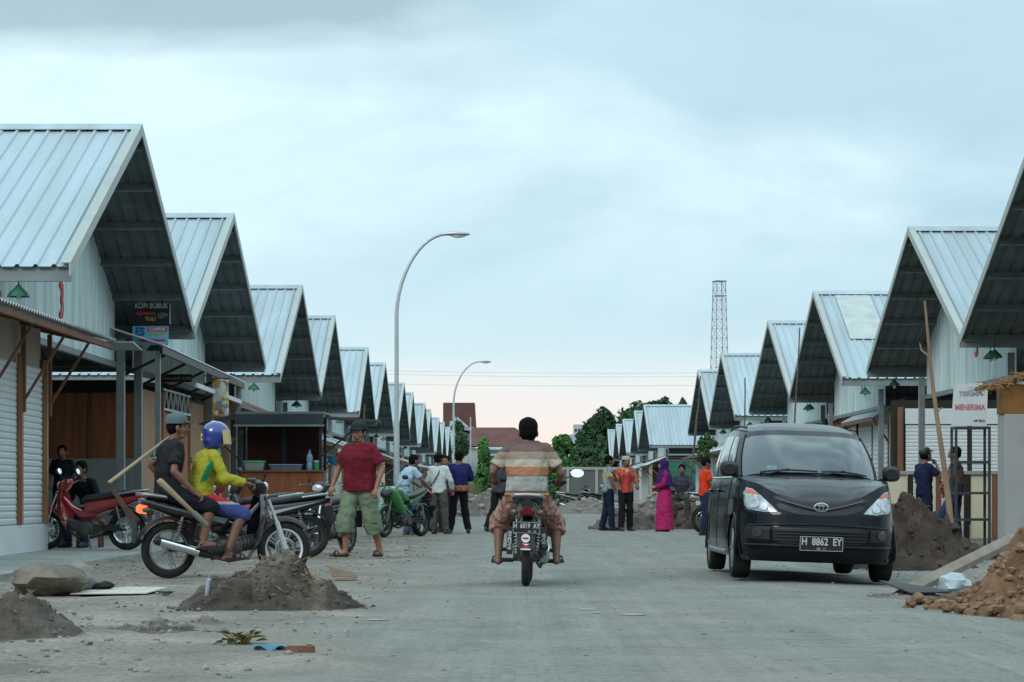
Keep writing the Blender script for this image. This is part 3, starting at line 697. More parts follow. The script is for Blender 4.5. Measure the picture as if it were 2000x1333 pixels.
# dark timber booth and hanging white panels beside the third right barn
r=empty('timber_booth',(9.55,73.5,0),0,'dark red-brown booth opening under the third right barn behind the car','booth')
a=MB(); a.b2(.7,2.0,0,.1,0,2.9); a.obj('back_board',mat('dark_red_board',(.045,.018,.014),.8,0,.3),r)
a=MB(); a.b2(0.35,.65,-.1,.1,0,3.0); a.obj('pillar',cream,r)
a=MB(); a.b2(2.05,2.2,-.1,.1,0,3.0); a.b2(2.2,3.1,-.05,.05,1.3,3.0); a.obj('white_panel',white_paint,r,bevel=.01)
# plaster building corner and straw canopy at the right edge
r=empty('grey_kiosk',(7.42,37.5,0),0,'grey plastered kiosk corner with plywood top and ragged thatch at the right edge','kiosk')
a=MB(); a.b2(0,.36,-.3,.25,0,2.05); a.obj('pillar',plaster,r,bevel=.01)
a=MB(); a.b2(.37,3,-.12,.2,0,2.6); a.obj('wall',mat('pale_grey_wall',(.40,.42,.41),.9,0,.1,1,dirt=(.25,.25,.23)),r)
a=MB(); a.b2(-.02,.36,-.28,.22,2.055,2.5); a.obj('plywood_panel',mat('golden_ply',(.22,.11,.035),.8,0,.2,3),r)
a=MB(); a.b2(.38,.5,-.4,-.13,0,2.6); a.obj('post',steel,r)
rr=random.Random(3); a=MB()
for k in range(260):
    t=rr.random(); p=Vector((-.42+1.3*t+rr.uniform(-.05,.05),-.5+rr.random()*.5,2.42+.26*min(1,t*1.5)+rr.uniform(-.03,.04)))
    a.bar(p,p+Vector((rr.uniform(-.22,.22),rr.uniform(-.2,.2),rr.uniform(-.10,.03))),.012,.008)
a.obj('thatch',mat('dry_straw',(.32,.19,.09),.9,0,.3,9),r,smooth=False)
a=MB(); a.bar((-.45,-.3,2.42),(.9,-.3,2.72),.06,.06); a.obj('thatch_pole',wood_br,r)
# cream panel fence behind the rack
r=empty('panel_fence',(6.9,43.6,0),0,'low fence of cream panels and dark posts behind the steel rack','fence')
fm=mat('cream_painted_board',(.60,.56,.40),.7,0,.08,2)
for k in range(5):
    a=MB(); a.b2(-.3+k*.5,-.3+k*.5+.36,0,.04,.05,1.18); a.obj('panel',fm,r,bevel=.005)
    a=MB(); a.b2(-.3+k*.5+.38,-.3+k*.5+.47,-.03,.06,0,1.2); a.obj('post',wood_br if k%2 else darkin,r)
a=MB(); a.b2(-.3,2.2,-.05,.07,1.18,1.24); a.obj('top_rail',mat('grey_rail',(.3,.3,.28)),r)
# steel rack with a sign leaning on top
r=empty('steel_rack',(7.42,40,0),0,'grey open steel shelf rack standing at the right','rack')
for sx in(-.27,.27):
    for sy in(-.2,.2):
        a=MB(); a.b2(sx-.02,sx+.02,sy-.02,sy+.02,0,1.93); a.obj('leg',mat('dark_rack_steel',(.05,.057,.062),.5,.3,.1),r)
for zz in(.42,.85,1.35,1.91):
    a=MB()
    for sy in(-.2,.2): a.b2(-.25,.25,sy-.015,sy+.015,zz-.02,zz+.02)
    for sx in(-.27,.27): a.b2(sx-.015,sx+.015,-.18,.18,zz-.02,zz+.02)
    if zz<1.9: a.b2(-.25,.25,-.18,.18,zz-.0,zz+.012)
    a.obj('shelf',mat('dark_rack_steel',(.05,.057,.062)),r)
r=empty('white_notice_sign',(7.42,40.0,1.945),R(-3),'white sign with faded red and grey lettering on top of the steel rack','sign')
sm=mat('white_sign_board',(.58,.62,.63),.5,0,.06)
a=MB(); a.prism([(-.31,0),(.26,0),(.28,.64),(.18,.70),(-.22,.68),(-.27,.62)],'y',-.01,.01); a.obj('board',sm,r)
text('upper_lettering','TERIMA',.10,mat('faded_grey_ink',(.27,.30,.32),.6,0,0),r,(.0,-.015,.52),bold=.004,sx=1.1)
text('lettering','MENERIMA',.125,mat('faded_red_ink',(.50,.17,.19),.6,0,0),r,(-.01,-.015,.30),bold=.004,sx=.8)
text('small_lettering','HP 0812',.05,mat('dark_ink',(.05,.06,.08),.6,0,0),r,(.14,-.015,.08),bold=.002)

# --- paved apron by the left shops (low slab with kerb)
pv=mat('pale_concrete_slab',(.30,.31,.29),.9,0,.12,1.2,dirt=(.19,.17,.14),damt=.6,bump=.2)
a=MB(); a.add([(-14,20,-.02),(-5.15,24.6,-.02),(-5.0,36,-.02),(-5.2,62,-.02),(-14,62,-.02),(-14,20,.045),(-5.15,24.6,.045),(-5.0,36,.045),(-5.2,62,.045),(-14,62,.045)],[(4,3,2,1,0),(5,6,7,8,9),(0,1,6,5),(1,2,7,6),(2,3,8,7)])
o=a.obj('pavement',pv,smooth=False); tag(o,kind='structure')

# --- food cart
cx,cz_=-4.12,43.6
r=empty('food_cart',(cx,cz_,0),R(-2),'wooden food cart with black awnings and an orange counter','food cart')
a=MB(); a.b2(-.72,.72,-.35,.35,.35,1.22); a.obj('counter',orange_wood,r,bevel=.01)
a=MB(); a.b2(-.76,.76,-.39,.39,1.225,1.255); a.obj('counter_top',mat('worn_counter_top',(.22,.10,.05)),r)
for sx in(-.72,.72):
    for sy in(-.35,.35):
        a=MB(); a.b2(sx-.025,sx+.025,sy-.025,sy+.025,1.255,2.12); a.obj('post',black_metal,r)
a=MB(); a.b2(-.66,.66,.30,.34,1.26,2.1); a.obj('back_board',mat('dark_red_board',(.045,.018,.014)),r)
a=MB(); a.b2(-.05,.04,.28,.298,1.3,2.1); a.obj('divider',black_metal,r)
a=MB(); a.b2(-.78,.78,-.42,.42,2.24,2.28); a.obj('roof',mat('grey_cart_roof',(.16,.2,.2),.5,.2,.1),r)
a=MB(); a.b2(-.78,.78,-.43,-.40,2.04,2.235); a.obj('valance',mat('dark_teal_awning',(.03,.045,.05),.6,0,.2),r)
a=MB(); a.b2(-.80,.80,-.45,-.435,2.02,2.05); a.obj('valance_trim',steel,r)
a=MB(); a.prism([(-.78,2.24),(-.78,2.2),(-1.42,2.05),(-1.42,2.08)],'y',-.4,.4); a.obj('side_awning',dkroof,r)
a=MB(); a.prism([(.79,2.2),(.79,2.16),(1.72,2.10),(1.72,2.14)],'y',-.4,.4); a.obj('side_awning',dkroof,r)
a=MB(); a.bar((-1.35,-.35,2.05),(-.74,-.35,1.45),.03); a.obj('awning_brace',black_metal,r)
a=MB(); a.bar((1.45,-.35,2.08),(.74,-.35,1.5),.03); a.obj('awning_brace',black_metal,r)
for sx in(-.6,.6):
    for sy in(-.38,.38):
        a=MB(); a.torus((sx,sy,.22),.20,.025,'y',20,6); a.disc((sx,sy,.22),.05,.05,'y',10)
        for k in range(6): a.bar((sx,sy,.22),(sx+.19*math.cos(k*PI/3),sy,.22+.19*math.sin(k*PI/3)),.015)
        a.obj('wheel',black_rub,r)
def put(x,y,z): return (cx+x,cz_+y,z)
q=empty('food_box',put(-.48,-.2,1.256),0,'clear plastic food box with a green lid on the cart counter','box')
a=MB(); a.sup([(0,0,0,.17,.12),(.14,0,0,.20,.14)],'z',16,5); a.obj('tub',mat('cloudy_plastic',(.30,.36,.33),.3,0,.1),q)
a=MB(); a.sup([(.141,0,0,.215,.155),(.165,0,0,.20,.14)],'z',16,5); a.obj('lid',mat('green_plastic',(.04,.30,.07),.4,0,.05),q)
q=empty('display_tray',put(.08,-.2,1.256),0,'grey-blue trays of snacks lined up on the cart counter','tray')
a=MB(); a.sup([(0,0,0,.27,.12),(.09,0,0,.30,.14)],'z',16,6); a.obj('tray',mat('blue_grey_plastic',(.16,.19,.27),.4,0,.2,8),q)
a=MB(); a.sup([(.091,0,0,.31,.15),(.10,0,0,.31,.15)],'z',16,6); a.obj('cover',mat('white_cover',(.5,.52,.55),.3,0,.1),q)
q=empty('water_bottle',put(.50,-.2,1.256),0,'tall clear blue water bottle at the right end of the cart counter','bottle')
a=MB(); a.rings([[(rr_*math.cos(2*PI*k/12),rr_*math.sin(2*PI*k/12),h) for k in range(12)] for rr_,h in((.05,0),(.055,.02),(.055,.1),(.045,.13),(.055,.16),(.055,.24),(.02,.31),(.02,.34))]); a.obj('body',mat('bottle_blue',(.25,.42,.55),.15,0,.1),q)
a=MB(); a.disc((0,0,.352),.023,.025,'z',12); a.obj('cap',mat('blue_cap',(.02,.15,.5),.4,0,0),q)
q=empty('green_jar',put(.62,-.15,1.256),0,'small bright green plastic jar beside the water bottle','jar')
a=MB(); a.disc((0,0,.07),.05,.14,'z',14); a.obj('body',mat('bright_green_plastic',(.05,.45,.15),.4,0,.05),q); a=MB(); a.disc((0,0,.155),.053,.03,'z',14); a.obj('lid',whitev,q)
q=empty('blue_basin',put(.98,-.1,1.36),0,'bright blue plastic basin beside the food cart','basin')
a=MB(); a.rings([[(rr_*math.cos(2*PI*k/20),rr_*math.sin(2*PI*k/20),h) for k in range(20)] for rr_,h in((.12,0),(.19,.13),(.205,.14),(.18,.13),(.11,.01))]); a.obj('bowl',mat('cyan_plastic',(.03,.38,.62),.4,0,.05),q)
q=empty('basin_stand',put(.98,-.1,0),0,'thin timber stand holding the blue basin','stand')
a=MB(); a.b2(-.17,.17,-.17,.17,1.33,1.358)
a.obj('top',wood_br,q)
for sx in(-.13,.13):
    for sy in(-.13,.13): a=MB(); a.b2(sx-.02,sx+.02,sy-.02,sy+.02,0,1.33); a.obj('leg',wood_br,q)
# ------------------------------------------------------------------ piles, stones, litter
def stone(mb,c,r,seed,sq=.75,ico=2):
    bm=bmesh.new(); bmesh.ops.create_icosphere(bm,subdivisions=ico,radius=1)
    rr=random.Random(seed); o=Vector((rr.random()*50,rr.random()*50,rr.random()*50)); sx,sy=rr.uniform(.8,1.3),rr.uniform(.8,1.2)
    vs=[]
    for v in bm.verts:
        n=v.co.normalized(); d=1+.40*noise.noise(n*1.5+o)+.20*noise.noise(n*3.7+o)
        q=n*d; q=Vector((q.x*sx,q.y*sy,q.z*sq)); 
        vs.append(Vector(c)+q*r)
    mb.add(vs,[[v.index for v in f.verts] for f in bm.faces]); bm.free()
def pile(name,x,y,rx,ry,h,m,label,seed,chunks=40,chmat=None,chr_=(.02,.06),rough=.22,px=.0,power=1.3,extra=None,cat='dirt pile',res=70):
    r=empty(name,(x,y,gz(x,y)-.02),0,label,cat)
    a=MB(); off=seed*13.7
    def H(u,v):
        d=math.hypot(u-px*(1-abs(v)),v); k=max(0,1-d)
        b=h*(k**power if k>0 else 0)
        q=noise.noise(Vector((u*2.2+off,v*2.2,0)))*rough*h*min(1,k*3)+noise.noise(Vector((u*7+off,v*7,3)))*rough*.5*h*min(1,k*4)+noise.noise(Vector((u*22+off,v*22,5)))*rough*.22*h*min(1,k*5)
        edge=.12*noise.noise(Vector((u*3+off,v*3,9)))
        return b+q-(.03 if d>1+edge else 0)
    def P(s,t):
        u=(s*2-1)*1.08; v=(t*2-1)*1.08; return (u*rx,v*ry,H(u,v))
    a.grid(P,res,res); a.obj('heap',m,r,ang=60,recalc=False)
    rr=random.Random(seed); b=MB()
    for i in range(chunks):
        aa=rr.random()*2*PI; d=rr.random()**.6*1.12; u=d*math.cos(aa); v=d*math.sin(aa); s=rr.uniform(*chr_)*(1 if rr.random()<.85 else 1.7)
        stone(b,(u*rx,v*ry,max(0.012,H(u,v))+s*.15),s,seed*100+i,.8,1 if s<.05 else 2)
    if chunks: tag(b.obj('stones',chmat or m,r,ang=22),kind='stuff')
    if extra: extra(r,H)
    return r
soil=mat('dark_grey_soil',(.085,.072,.060),.95,0,.3,6,bump=.7,bscale=30,dirt=(.17,.145,.12),dscale=4,damt=.7)
soil2=mat('brown_wet_soil',(.05,.038,.030),.95,0,.35,5,bump=.8,bscale=20,dirt=(.095,.07,.05),dscale=3,damt=.8)
mixsoil=mat('crumbly_dark_soil',(.055,.045,.037),.95,0,.35,7,bump=.9,bscale=24,dirt=(.20,.175,.14),dscale=2.2,damt=.9)
mud=mat('dry_grey_mud',(.155,.14,.12),.95,0,.25,5,bump=.7,bscale=26,dirt=(.08,.07,.062),dscale=3,damt=.7)
clay=mat('orange_clay',(.15,.082,.048),.95,0,.3,5,bump=.8,bscale=24,dirt=(.26,.17,.11),dscale=9,damt=.6)
clay_st=mat('clay_stones',(.20,.12,.073),.95,0,.35,4,bump=.6,bscale=40,dirt=(.32,.25,.18),dscale=5,damt=.6)
pale_st=mat('pale_stones',(.26,.245,.22),.9,0,.3,6,bump=.5)
def twigs(r,H):
    rr=random.Random(5); a=MB()
    for k in range(60):
        u,v=rr.uniform(-.5,.7),rr.uniform(-.7,.1); z=max(0,H(u,v)); p=Vector((u*.72,v*.62,z+.01)); a.bar(p,p+Vector((rr.uniform(-.07,.07),rr.uniform(-.06,.06),rr.uniform(0,.05))),.006)
    tag(a.obj('twigs',mat('dry_straw',(.32,.19,.09)),r,smooth=False),kind='stuff')
pile('dirt_pile',-1.86,18.75,.72,.72,.40,mixsoil,'heap of dark soil and rubble in the foreground left of the motorcyclist',3,420,soil,(.005,.018),.36,extra=twigs,res=110,power=.85)
pile('dirt_pile',-3.12,15.0,.54,.6,.30,soil,'grey-brown soil heap at the lower left corner',4,200,mud,(.005,.016),.42)
pile('dirt_pile',-2.32,15.5,.48,.4,.06,soil,'low spill of dark soil right of the lower left heap',5,60,mud,(.01,.03),.5)
for i,(px,py) in enumerate(((310,1222),(405,1218))):
    p=W(px,py,4224/(py-960)); pile('small_mound',p.x,p.y,.17,.22,.07,mud,('left' if i==0 else 'right')+' of two tiny soil mounds between the foreground heaps',9+i,14,mud,(.006,.015),.4,cat='soil mound',res=24)
pile('rubble_pile',4.62,18.9,1.60,1.75,.92,clay,'large heap of orange clay and stones at the right edge',6,1500,clay_st,(.010,.042),.34,res=150,cat='rubble pile')
a=MB()
rr=random.Random(77)
for k in range(46):
    ang=rr.uniform(PI*.80,PI*1.55); d=rr.uniform(1.35,1.62); s=rr.uniform(.02,.055)*(1.3 if k<8 else 1); stone(a,(4.62+d*math.cos(ang)*1.0,18.8+d*math.sin(ang),s*.5),s,900+k,.85,2)
o=a.obj('clay_clods',clay_st,ang=24); tag(o,'loose clay clods and stones spilled along the foot of the orange heap','clods',kind='stuff')
pile('dirt_pile',4.78,30.0,.80,1.2,.95,soil2,'heap of dark brown earth directly behind the right side of the car',7,160,soil2,(.012,.05),.34,power=.75,res=80)
pile('dirt_pile',5.85,34.0,.85,1.3,.40,soil2,'lower brown earth bank between the two men at the right',8,90,soil2,(.012,.045),.34,power=.8,res=70)
pile('gravel_patch',3.35,20.9,.55,.45,.10,mud,'low patch of grey gravel in front of the car right wheel',12,120,pale_st,(.006,.02),.5,cat='gravel')
pile('dirt_pile',2.6,57.0,.9,1.0,.50,soil,'soil heap behind the two batik-shirted men',13,40,mud,(.03,.08),.3,power=.8,res=40)
pile('dirt_pile',4.6,58,1.5,1.2,.75,soil2,'dark soil bank behind the seated man in camouflage trousers',14,40,soil2,(.03,.08),.3,power=.8,res=40)
for i,(x,y,rx,h) in enumerate(((-.9,86,1.5,.9),(-2.3,92,1.6,1.0),(3.1,97,2.2,.55),(5.3,88,1.6,.8),(.8,118,3,.42),(-3.6,78,1.0,.6))):
    pile('rubble_mound',x,y,rx,rx*.8,h,mud,['grey rubble mound behind the navy-shirted man','grey rubble mound by the far left bushes','low rubble mound by the distant parked motorcycles','rubble mound left of the green stall','flat rubble bank closing the far end of the road','small mound beyond the green motorcycle'][i],20+i,70,pale_st,(.04,.12),.35,power=.7,res=36,cat='rubble')
# rocks and litter
a=MB(); stone(a,(0,0,.13),.285,52,.58,3)
o=a.obj('boulder',mat('brown_grey_rock',(.17,.145,.115),.95,0,.25,5,bump=.8,bscale=14,dirt=(.085,.07,.055),dscale=3,damt=.7),ang=60); o.location=(-3.95,20.9,gz(-3.95,20.9)-.02); tag(o,'large squat brown boulder at the left in front of the white plinth','rock')
a=MB(); stone(a,(0,0,.10),.17,44,.9,3); o=a.obj('stone',pale_st,ang=60); o.location=(-3.78,21.4,.02); tag(o,'pale grey stone just behind the large brown boulder','rock')
def thing(mb,name,m,loc,rz,label,cat,smooth=True,tilt=(0,0),group=None,ang=35):
    o=mb.obj(name,m,smooth=smooth,ang=ang); o.location=loc; o.rotation_euler=(tilt[0],tilt[1],rz); return tag(o,label,cat,group)
def G(px,py,dz=0): 
    p=W(px,py,4224/(py-960)); return Vector((p.x,p.y,gz(p.x,p.y)+dz))
cardm=mat('grey_cardboard',(.46,.44,.37),.9,0,.1,4)
a=MB(); a.prism([(-.36,-.45),(.30,-.6),(.34,.35),(-.05,.6),(-.3,.3)],'z',.02,.028); thing(a,'cardboard_sheet',cardm,G(238,1160),0,'flat pale cardboard sheet beside the boulder','cardboard',False,(.01,-.02))
a=MB(); stone(a,(0,0,.04),.09,50,.45,2); thing(a,'black_bag',black_rub,G(205,1158,.01),0,'crumpled black plastic on the pale cardboard sheet','bag')
brown_card=mat('brown_cardboard',(.17,.12,.085),.9,0,.15,5)
a=MB(); a.add([(-.14,-.1,.03),(.12,-.12,.02),(.15,.12,.06),(-.12,.1,.12),(-.14,-.1,.036),(.12,-.12,.026),(.15,.12,.066),(-.12,.1,.126)],[(0,1,2,3),(7,6,5,4),(0,4,5,1),(1,5,6,2),(2,6,7,3),(3,7,4,0)])
a.add([(-.14,-.1,.02),(.12,-.12,.02),(-.1,-.14,.0),(.1,-.15,0)],[(0,1,3,2)]); thing(a,'folded_cardboard',brown_card,G(670,1134,.01),.3,'bent brown cardboard scrap lying on the road edge below the walking man','cardboard',False)
def leafm(n,c): return mat(n,c,.75,0,.3,5)
a=MB(); rr=random.Random(8)
for k in range(34):
    b=rr.random()*2*PI; L=rr.uniform(.05,.13); p=Vector((rr.uniform(-.09,.09),rr.uniform(-.07,.07),rr.uniform(.0,.05))); q=p+Vector((L*math.cos(b),L*math.sin(b),rr.uniform(-.01,.06))); w=Vector((-math.sin(b),math.cos(b),.2))*.018; md=(p+q)/2+Vector((0,0,.015)); a.add([p,md+w,q,md-w],[(0,1,2,3)])
thing(a,'withered_leaves',leafm('withered_leaf',(.17,.14,.045)),G(468,1258,.0),0,'clump of withered yellow-brown leaves on the foreground road','leaves',False)
a=MB(); a.grid(lambda u,v:(-.09+.18*u,-.04+.08*v,.012+.014*math.sin(9*u+4*v)+.01*math.sin(13*v)),12,6); thing(a,'blue_plastic',mat('blue_plastic_scrap',(.03,.17,.23),.5,0,.3,9),G(527,1270),0,'crumpled blue plastic strip in the foreground beside a brick','litter')
a=MB(); a.box((0,0,.018),(.15,.06,.036)); o=thing(a,'brick_fragment',mat('brick_red',(.20,.095,.06),.9,0,.2,8,bump=.4),G(587,1275),-.1,'flat orange brick fragment in the foreground','brick',False)
a=MB(); a.tube([(0,0,0),(.0,0,.12),(0,0,.13),(0,0,.16)],[.016,.016,.006,.006],10); thing(a,'plastic_bottle',mat('bottle_pale',(.30,.33,.38),.2,0,.3,12),(-2.30,18.35,.10),0,'small pale bottle stuck upright in the foreground soil heap','bottle',tilt=(.1,.15))
a=MB(); stone(a,(0,0,.03),.06,61,.5,2); thing(a,'green_scrap',mat('scrap_grey_green',(.14,.18,.15),.6,0,.5,14),G(325,1165),0,'grey-green plastic scrap between cardboard and soil heap','litter')
a=MB(); stone(a,(0,0,.085),.15,63,.6,3); thing(a,'plastic_sack',mat('pale_blue_sack',(.34,.42,.45),.5,0,.35,7),(3.82,21.3,-.02),0,'crumpled pale blue sack lying below the timber plank','sack')
plank_m=mat('weathered_plank',(.20,.17,.14),.9,0,.2,4,stretch=(3,.3,3),bump=.3,bscale=20)
a=MB(); a.bar((3.42,21.2,.03),(4.55,22.2,.47),.20,.05); a.bar((3.40,21.35,.0),(4.5,22.45,.40),.12,.05); o=a.obj('timber_plank',plank_m,bevel=.004); tag(o,'long weathered plank sloping up from the ground beside the orange heap','plank')
a=MB(); a.add([(0,0,0),(.45,.12,.0),(.40,.50,.03),(-.1,.4,.09),(0,0,.012),(.45,.12,.012),(.40,.50,.042),(-.1,.4,.102)],[(0,1,2,3),(7,6,5,4),(0,4,5,1),(1,5,6,2),(2,6,7,3),(3,7,4,0)]); thing(a,'dark_board',mat('dark_wet_board',(.03,.026,.024),.7,0,.2),(3.32,20.6,.02),.3,'short dark board lying at the lower end of the plank','board',False)
mk=mat('worn_white_paint',(.30,.31,.29),.8,0,.2,9)
for i,(px,py,w_,l_) in enumerate(((1147,1192,.07,.08),(1236,1202,.12,.10),(736,1212,.08,.06),(1165,1199,.04,.05))):
    p=G(px,py); a=MB(); rr=random.Random(i); a.prism([(w_*math.cos(t)*rr.uniform(.7,1.1),l_*math.sin(t)*rr.uniform(.7,1.1)) for t in [2*PI*k/9 for k in range(9)]],'z',.003,.007); o=a.obj('road_marking',mk,smooth=False); o.location=p; tag(o,kind='structure')
# loose pebbles on the road and its edges
rr=random.Random(21); a=MB()
for k in range(2600):
    y=rr.uniform(11.5,45); sd=rr.random()
    if sd<.55: x=rr.uniform(-5,road_l(y)+.9)
    elif sd<.8: x=rr.uniform(road_r(y)-.9,7)
    else: x=rr.uniform(-2.5,4.5)
    s=rr.uniform(.006,.022)*(.6 if sd>=.8 else 1)*(1.6 if rr.random()<.06 else 1)
    stone(a,(x,y,gz(x,y)+s*.3),s,3000+k,.7,1)
o=a.obj('pebbles',pale_st,ang=60); tag(o,'scattered pebbles and clods on the dusty road edges','pebbles',kind='stuff')
# ------------------------------------------------------------------ trees
leafA=mat('leaf_green',(.045,.10,.035),.75,0,.45,.6); leafB=mat('leaf_dark_green',(.032,.078,.034),.8,0,.4,.5); leafC=mat('leaf_bright_green',(.05,.16,.03),.75,0,.4,.8)
bark=mat('bark',(.12,.09,.06),.9,0,.3,6)
def tree(x,y,h,rx,label,lm,seed,n=4500,leaf=.22,trunk=.16,base=.35,lobes=12,cat='tree'):
    n=int(n*2.4); leaf*=.62; lobes=int(lobes*1.9)
    r=empty('tree',(x,y,0),0,label,cat,None); rr=random.Random(seed)
    c0=base*h; L=[]
    for k in range(lobes):
        a=rr.random()*2*PI; d=rr.random()**.7*.62; zz=rr.uniform(.12,.9); s=rr.uniform(.16,.40)*(1.15-.4*zz)
        L.append((Vector((d*rx*math.cos(a)*(1.2-zz*.7),d*rx*math.sin(a)*(1.2-zz*.7),c0+zz*(h-c0)*.86)),s*rx,s*(h-c0)*.5))
    t=MB(); t.tube([(0,0,-.1),(.03*h*.3,0,c0*.6),(0,.02*h,c0),(0,0,c0+(h-c0)*.5)],[trunk,trunk*.8,trunk*.6,trunk*.25],8)
    for p,s,sz in L[:7]: t.tube([(0,.01*h,c0*.85),p*.5+Vector((0,0,c0*.45)),p],[trunk*.45,trunk*.3,trunk*.12],6)
    t.obj('trunk',bark,r)
    vs=[];fs=[]
    for k in range(n):
        p,s,sz=L[rr.randrange(lobes)]
        v=Vector((rr.gauss(0,1),rr.gauss(0,1),rr.gauss(0,1))).normalized()*(rr.random()**.35)
        q=p+Vector((v.x*s,v.y*s,v.z*sz))
        if noise.noise(q*(.9/max(.35,leaf*5)))<-.20: continue
        nrm=(v+Vector((rr.gauss(0,.6),rr.gauss(0,.6),rr.gauss(0,.6)+.4))).normalized(); u=nrm.orthogonal().normalized(); w=nrm.cross(u); an=rr.random()*PI
        u,w=u*math.cos(an)+w*math.sin(an),w*math.cos(an)-u*math.sin(an); l=leaf*rr.uniform(.6,1.3)
        o=len(vs); vs+=[q-u*l,q+w*l*.5,q+u*l,q-w*l*.5]; fs.append((o,o+1,o+2,o+3))
    c=MB(); c.add(vs,fs); c.obj('crown',lm,r,smooth=False,recalc=False)
    return r
def treepx(pxc,pyt,z,wpx,label,lm,seed,**k):
    p=W(pxc,pyt,z); p.z*=1.10; return tree(p.x,z,p.z,wpx/2/F*z,label,lm,seed,**k)
treepx(1248,782,290,250,'broad dark green tree behind the far right barns',leafB,1,n=24000,leaf=.50,base=.05,lobes=30)
treepx(1168,790,235,130,'dark green tree at the left of the far wood',leafB,2,n=10000,leaf=.45,base=.08,lobes=20)
treepx(1300,774,300,150,'dark green tree behind the wide-faced right barn',leafB,21,n=14000,leaf=.5,base=.05,lobes=26)
treepx(1337,772,290,90,'tree top showing above the roofs left of the lattice tower',leafA,3,n=9000,leaf=.45,base=.1)
treepx(1150,866,190,130,'mid green bush mass below the broad dark tree',leafA,9,n=6000,leaf=.35,base=.05,lobes=14)
treepx(1095,846,170,100,'bright green leafy tree right of the motorcyclist head',leafC,4,n=8000,leaf=.26,base=.08,lobes=20)
treepx(1060,872,185,90,'green shrubbery just behind the motorcyclist head',leafA,5,n=7000,leaf=.26,base=.05,lobes=18)
treepx(945,848,125,46,'feathery green shrub right of the thin white pole',leafC,6,n=4200,leaf=.16,base=.05,lobes=14)
treepx(985,878,140,70,'dark green shrubs in front of the brown roofed house',leafB,7,n=4500,leaf=.2,base=.03)
treepx(900,822,172,44,'small round green tree in front of the tall brown gable',leafA,8,n=3500,leaf=.22,base=.5)
treepx(1382,850,75,60,'young leafy sapling above the green stall',leafA,10,n=1300,leaf=.11,base=.62,trunk=.03,lobes=7)
treepx(702,868,63,46,'young sapling with sparse leaves behind the walking man',leafA,11,n=420,leaf=.07,base=.6,trunk=.022,lobes=6)
# weeds at the left verge in the distance
rr=random.Random(31); a=MB()
for k in range(900):
    x=rr.uniform(-4.2,-1.6); y=rr.uniform(98,112); h=rr.uniform(.4,1.6); dx=rr.uniform(-.3,.3); a.add([(x-.03,y,0),(x+.03,y,0),(x+dx,y+rr.uniform(-.2,.2),h)],[(0,1,2)])
o=a.obj('tall_grass',mat('dry_green_grass',(.12,.14,.06),.9,0,.3,.8),smooth=False,recalc=False); tag(o,'tall yellow-green grass at the far left verge','grass',kind='stuff')
def pole(px0,py0,px1,py1,z,r0,r1,label,fork=True,cat='pole',seed=1):
    p0=W(px0,py0,z); p1=W(px1,py1,z); p0.z=0; rr=random.Random(seed); n=9; pts=[]
    for k in range(n+1):
        t=k/n; q=p0.lerp(p1,t)-p0; q.x+=.05*math.sin(t*5+seed)*(1-t)*t*2; pts.append(q)
    a=MB(); a.tube(pts,[r0+(r1-r0)*k/n for k in range(n+1)],8)
    if fork: a.tube([pts[7],pts[7]+Vector((-.12,.02,.10)),pts[7]+Vector((-.14,.02,.2))],[r1*1.2,r1,r1*.5],6); a.tube([pts[5],pts[5]+Vector((.09,.02,.08))],[r1,r1*.5],6)
    o=a.obj('wooden_pole',mat('pale_branch',(.26,.18,.12),.85,0,.25,6,stretch=(1,1,.3)) if fork else mat('grey_brown_stick',(.13,.10,.085),.85,0,.25,6)); o.location=p0; return tag(o,label,cat)
pole(1862,1080,1806,588,35,.052,.016,'tall crooked branch pole standing in front of the white sign')
pole(1545,1010,1562,640,62,.028,.016,'thin straight pole rising behind the car in front of the barns',False,seed=2)
pole(1452,985,1455,738,80,.03,.02,'short dark pole seen above the car roof edge',False,seed=3)
pole(1345,985,1368,735,100,.04,.025,'leaning bamboo pole at the left edge of the right barns',False,seed=4)
pole(1338,1000,1362,800,72,.03,.02,'thin pale bamboo leaning by the green stall',False,seed=5)
pole(712,1000,712,790,58,.03,.02,'thin stake standing left of the nearest street lamp',False,seed=6)
# ------------------------------------------------------------------ far houses, wall, tower, wires
tile=mat('brown_roof_tiles',(.13,.065,.055),.85,0,.15,.8); hw=mat('house_white_wall',(.42,.44,.43),.85,0,.1,.5); trim=mat('pale_green_trim',(.42,.52,.52),.6,0,.05)
p=W(896,960,250)
r=empty('tall_gabled_house',(p.x,250,0),0,'tall house with steep brown roof and pale gable behind the second street lamp','house')
a=MB(); a.b2(-1.5,1.6,0,6,0,7.4); a.obj('wall',hw,r)
a=MB(); a.prism([(-1.6,7.2),(1.75,7.2),(1.6,9.9),(-1.6,9.9)],'y',0.2,4); a.obj('roof',tile,r)
a=MB(); a.prism([(-.9,7.4),(1.6,6.9),(1.6,6.6),(.5,7.2),(-.5,8.0),(-.9,8.0)],'y',-.6,.1); a.obj('gable',trim,r)
a=MB(); a.bar((-.9,-.7,7.5),(-.2,-.7,8.35),.2,.22); a.bar((-.2,-.7,8.35),(1.0,-.7,7.3),.2,.22); a.bar((.9,-.7,7.3),(1.8,-.7,7.2),.2,.25); a.obj('barge_board',trim,r)
a=MB(); a.b2(-.4,.3,-.05,.05,4.5,5.8); a.obj('window',darkin,r)
p=W(965,960,240)
r=empty('brown_roofed_house',(p.x,240,0),0,'wide low house with a brown hipped roof behind the motorcyclist','house')
a=MB(); a.b2(-2.6,4.6,.5,6,0,5.1); a.obj('wall',hw,r)
